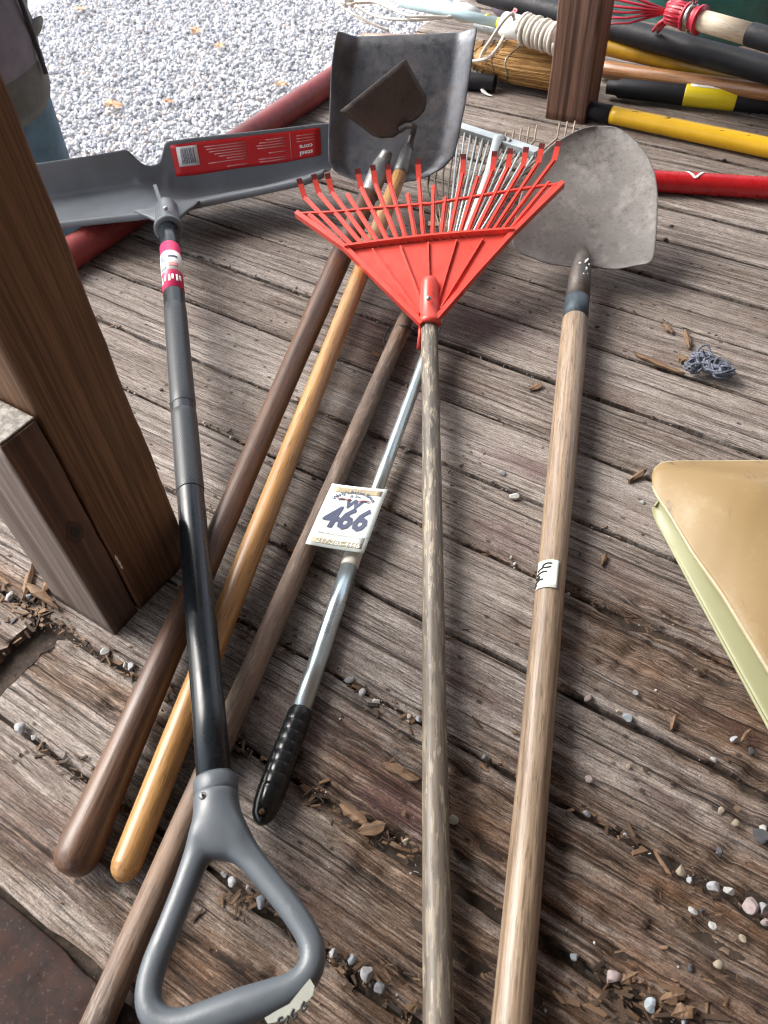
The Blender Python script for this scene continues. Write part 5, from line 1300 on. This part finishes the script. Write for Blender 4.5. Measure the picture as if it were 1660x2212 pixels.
for i, (q, w, h, lb) in enumerate([
    ((1371, 767, 1477, 812), .009, .004, 'long orange wood splinter pointing at the twine knot'),
    ((1464, 775, 1484, 788), .012, .008, 'small brown wood lump touching the twine knot'),
    ((1434, 704, 1452, 724), .010, .004, 'pale orange chip above the long splinter'),
    ((1478, 718, 1488, 757), .009, .004, 'grey upright wood sliver just above the twine knot'),
    ((1145, 846, 1170, 834), .011, .003, 'orange bark flake beside the round shovel handle'),
    ((1358, 1045, 1395, 1021), .009, .005, 'tan wood chip near the tan blade tip'),
    ((738, 1740, 790, 1782), .014, .004, 'large pale curl of bark near the red rake handle'),
    ((775, 1800, 835, 1785), .013, .004, 'broken brown chip below the pale bark curl'),
    ((1300, 1225, 1308, 1200), .006, .003, 'upright sliver right of the taped handle'),
    ((1450, 1580, 1458, 1548), .006, .003, 'thin dark stick under the pale green blade'),
    ((1340, 2125, 1375, 2105), .009, .006, 'brown chip at bottom right beside the blue-white pebble'),
    ((1425, 2165, 1478, 2150), .010, .006, 'longer brown chip in the bottom right chip heap'),
    ((1450, 2195, 1500, 2180), .011, .006, 'lowest brown chip in the bottom right heap'),
    ((1412, 1838, 1450, 1895), .005, .003, 'pale straight sliver in the gap above the pebble row'),
    ((830, 1655, 905, 1690), .012, .004, 'flat orange-brown shard beside the red rake handle'),
    ((805, 762, 820, 775), .008, .003, 'curled orange leaf scrap between brown and silver handles'),
    ((118, 1255, 95, 1290), .012, .006, 'tan chip in the broken board end at left'),
    ((60, 1270, 130, 1320), .012, .007, 'long tan splinter in the broken board end at left'),
    ((55, 1300, 75, 1225), .010, .006, 'upright tan splinter below the left timber block'),
    ((1600, 1605, 1620, 1580), .006, .003, 'short grey sliver at the right edge')]):
    p, L, an = seg(*q); shard('wood_chip', lb, 'wood chip', p, L, w, h, an, M['chip'], i+3, WCH)

def pebble(x, y, rz, col, label, seed, group='pebbles on the deck'):
    R = random.Random(seed); p = P(x, y, .004); v = p-CO; r = rz*.5*v.dot(FWD)/FPX*.92
    me_v, me_f = ICO; vs = []
    sx, sy, sz = R.uniform(.85, 1.2), R.uniform(.75, 1.0), R.uniform(.6, .85)
    dirs = [Vector((R.gauss(0, 1), R.gauss(0, 1), R.gauss(0, 1))).normalized() for _ in range(7)]; cut = [R.uniform(.45, .82) for _ in range(7)]
    for q in me_v:
        w = q.copy()
        for dn, c_ in zip(dirs, cut):
            e = w.dot(dn)
            if e > c_: w -= dn*(e-c_)
        vs.append(Vector((w.x*sx*r, w.y*sy*r, w.z*sz*r)))
    X = Matrix.Translation(p+UP*(r*sz*.72-.005)) @ Matrix.Rotation(R.uniform(0, 6.28), 4, 'Z')
    o = mesh('pebble', vs, me_f, M['peb%d' % col], None, X, smooth=False, world=False); return tag(o, label, 'pebble', group)
import bmesh
bm = bmesh.new(); bmesh.ops.create_icosphere(bm, subdivisions=3, radius=1); ICO = ([v.co.copy() for v in bm.verts], [tuple(v.index for v in f.verts) for f in bm.faces]); bm.free()
z8 = lambda x, y: (830+x*.5, 1659.5+y*.5)
z6 = lambda x, y: (830+x*.5, 1106+y*.5)
z4 = lambda x, y: (830+x*.5, 553+y*.5)
z5 = lambda x, y: (x*.5, 1106+y*.5)
z7 = lambda x, y: (x*.5, 1659.5+y*.5)
BIG = [(z8, 885, 45, 22, 3, 'squarish pinkish pebble right of the thick handle'), (z8, 878, 195, 20, 1, 'grey pebble at the start of the right-hand gap'),
 (z8, 1045, 288, 15, 6, 'round blue-white pebble in the right-hand gap'), (z8, 1460, 180, 17, 4, 'upper cream pebble near the right edge'),
 (z8, 1522, 232, 19, 4, 'lower cream pebble near the right edge'), (z8, 1640, 300, 44, 5, 'large dark slate pebble cut by the right edge'),
 (z8, 1645, 262, 22, 2, 'white pebble sitting on the dark slate one'), (z8, 1452, 360, 24, 5, 'dark round stone like a nail head near right edge'),
 (z8, 1285, 440, 28, 4, 'angular cream pebble heading the bottom right row'), (z8, 1328, 483, 20, 0, 'small pebble tucked under the angular cream one'),
 (z8, 1432, 515, 32, 0, 'tall grey pebble third in the bottom right row'), (z8, 1493, 530, 26, 2, 'bright white pebble fourth in the bottom right row'),
 (z8, 1585, 592, 42, 3, 'largest pinkish pebble in the bottom right row'), (z8, 1642, 605, 30, 0, 'pale pebble beside the largest pinkish one'),
 (z8, 1652, 662, 26, 3, 'pinkish pebble at the right edge below the row'), (z8, 1338, 615, 22, 2, 'white pebble alone below the bottom right row'),
 (z8, 1382, 612, 18, 5, 'dark pebble touching the lone white one'), (z8, 1425, 678, 23, 2, 'white pebble lower right of the lone white one'),
 (z8, 1558, 735, 20, 4, 'tan pebble below the pinkish pebbles'), (z8, 826, 815, 23, 6, 'rounded blue-white pebble near the thick handle bottom'),
 (z8, 990, 905, 42, 3, 'large pink-grey pebble above the bottom chip heap'), (z8, 1158, 1025, 38, 6, 'oval blue-white pebble in the bottom chip heap'),
 (z8, 1448, 845, 24, 4, 'tan pebble near the dark nail at bottom right'), (z8, 1330, 862, 23, 5, 'dark nail-like stone at bottom right'),
 (z8, 298, 220, 24, 2, 'white pebble right against the red rake handle'), (z8, 95, 315, 18, 4, 'tan pebble left of the red rake handle'),
 (z8, 1305, 1098, 18, 6, 'pebble cut by the bottom edge under the oval one'),
 (z6, 1092, 775, 19, 0, 'pale pebble under the green blade, standing alone'), (z6, 880, 800, 22, 3, 'pinkish pebble right of the taped handle'),
 (z6, 1015, 855, 15, 4, 'cream pebble touching the blue-white angular one'), (z6, 1057, 890, 27, 6, 'angular blue-white pebble in the gap under the green blade'),
 (z6, 1518, 978, 22, 0, 'pale pebble below the green blade, nearest the edge'), (z6, 1590, 1030, 20, 5, 'dark pebble below the pale one at right edge'),
 (z6, 1425, 1065, 20, 2, 'white pointed pebble below the green blade'), (z6, 1060, 1095, 14, 4, 'small cream pebble between handle and green blade'),
 (z6, 150, 890, 18, 0, 'pale pebble touching the left side of the rake handle'), (z6, 110, 878, 15, 4, 'tan pebble left of the one by the rake handle'),
 (z6, 755, 740, 20, 4, 'tan pebble against the right side of the taped handle'), (z6, 435, 1055, 20, 1, 'grey pebble between the two right handles'),
 (z4, 510, 937, 20, 0, 'upper pale pebble between the two right handles'), (z4, 565, 1035, 24, 2, 'oblong white pebble between the two right handles'),
 (z4, 1118, 1060, 14, 2, 'white sliver of stone beside the tan blade tip'), (z4, 95, 835, 14, 0, 'pale pebble just right of the red rake handle'),
 (z5, 38, 360, 24, 0, 'pale pebble at the left edge under the timber block'), (z5, 120, 360, 22, 6, 'bluish pebble left below the timber block'),
 (z5, 452, 600, 20, 2, 'white square pebble right of the broken grey board'), (z5, 565, 665, 24, 0, 'pale pebble pair-mate beside the dark handle'),
 (z5, 538, 655, 15, 2, 'small white pebble beside the dark handle'), (z5, 85, 935, 32, 0, 'large pale pebble in the lower left gap'),
 (z5, 140, 968, 18, 2, 'white pebble next to the large one in the lower left gap'), (z5, 1510, 720, 22, 1, 'grey pebble left in the row by the ribbed grip'),
 (z5, 1565, 775, 20, 0, 'middle pebble in the row by the ribbed grip'), (z5, 1627, 815, 18, 2, 'white pebble in the row by the ribbed grip'),
 (z5, 60, 470, 20, 5, 'dark pebble on the broken board end at left edge'),
 (z7, 1000, 490, 27, 0, 'pale pebble seen through the top of the D grip'), (z7, 1125, 580, 30, 6, 'blue-white pebble beside the right arm of the D grip'),
 (z7, 965, 455, 18, 1, 'grey pebble highest inside the D grip opening'), (z7, 1068, 515, 14, 3, 'small pink pebble inside the D grip opening'),
 (z7, 1440, 800, 22, 0, 'pale pebble just right of the D grip'), (z7, 1515, 825, 26, 6, 'blue-white pebble second right of the D grip'),
 (z7, 1590, 885, 44, 0, 'big pale pebble third right of the D grip'), (z7, 1640, 950, 30, 1, 'grey pebble furthest right of the D grip')]
for i, (zf, x, y, r, c_, lb) in enumerate(BIG): pebble(*zf(x, y), r, c_, lb, 100+i)
# dry leaves on the gravel
for i, (x, y, s, lb) in enumerate([(425, 68, .05, 'dry orange leaf on the gravel, uppermost'), (476, 99, .05, 'dry tan leaf on the gravel just below the uppermost'), (608, 183, .045, 'pinkish dry leaf on the gravel near the red rail'),
    (245, 228, .065, 'wide orange leaf on the gravel near the person'), (366, 221, .04, 'small yellow leaf on the gravel above the snow shovel'), (173, 20, .05, 'faded pink leaf on the gravel near the jacket')]):
    p = P(x, y, GZ+.030); R = random.Random(i); vs = [p+UP*.008]; 
    for k in range(14):
        a = 2*PI*k/14+R.uniform(0, .2); r = s*(.62 if k % 2 else 1.0)*R.uniform(.75, 1.1); vs.append(p+UX*(math.cos(a)*r)+NX*(math.sin(a)*r*.6)+UP*R.uniform(-.004, .018))
    o = mesh('fallen_leaf', vs, [(0, 1+k, 1+(k+1) % 14) for k in range(14)], M['leaf'], None, smooth=False)
    q = o.modifiers.new('s', 'SOLIDIFY'); q.thickness = .0008; tag(o, lb, 'leaf', 'dry leaves on the gravel')
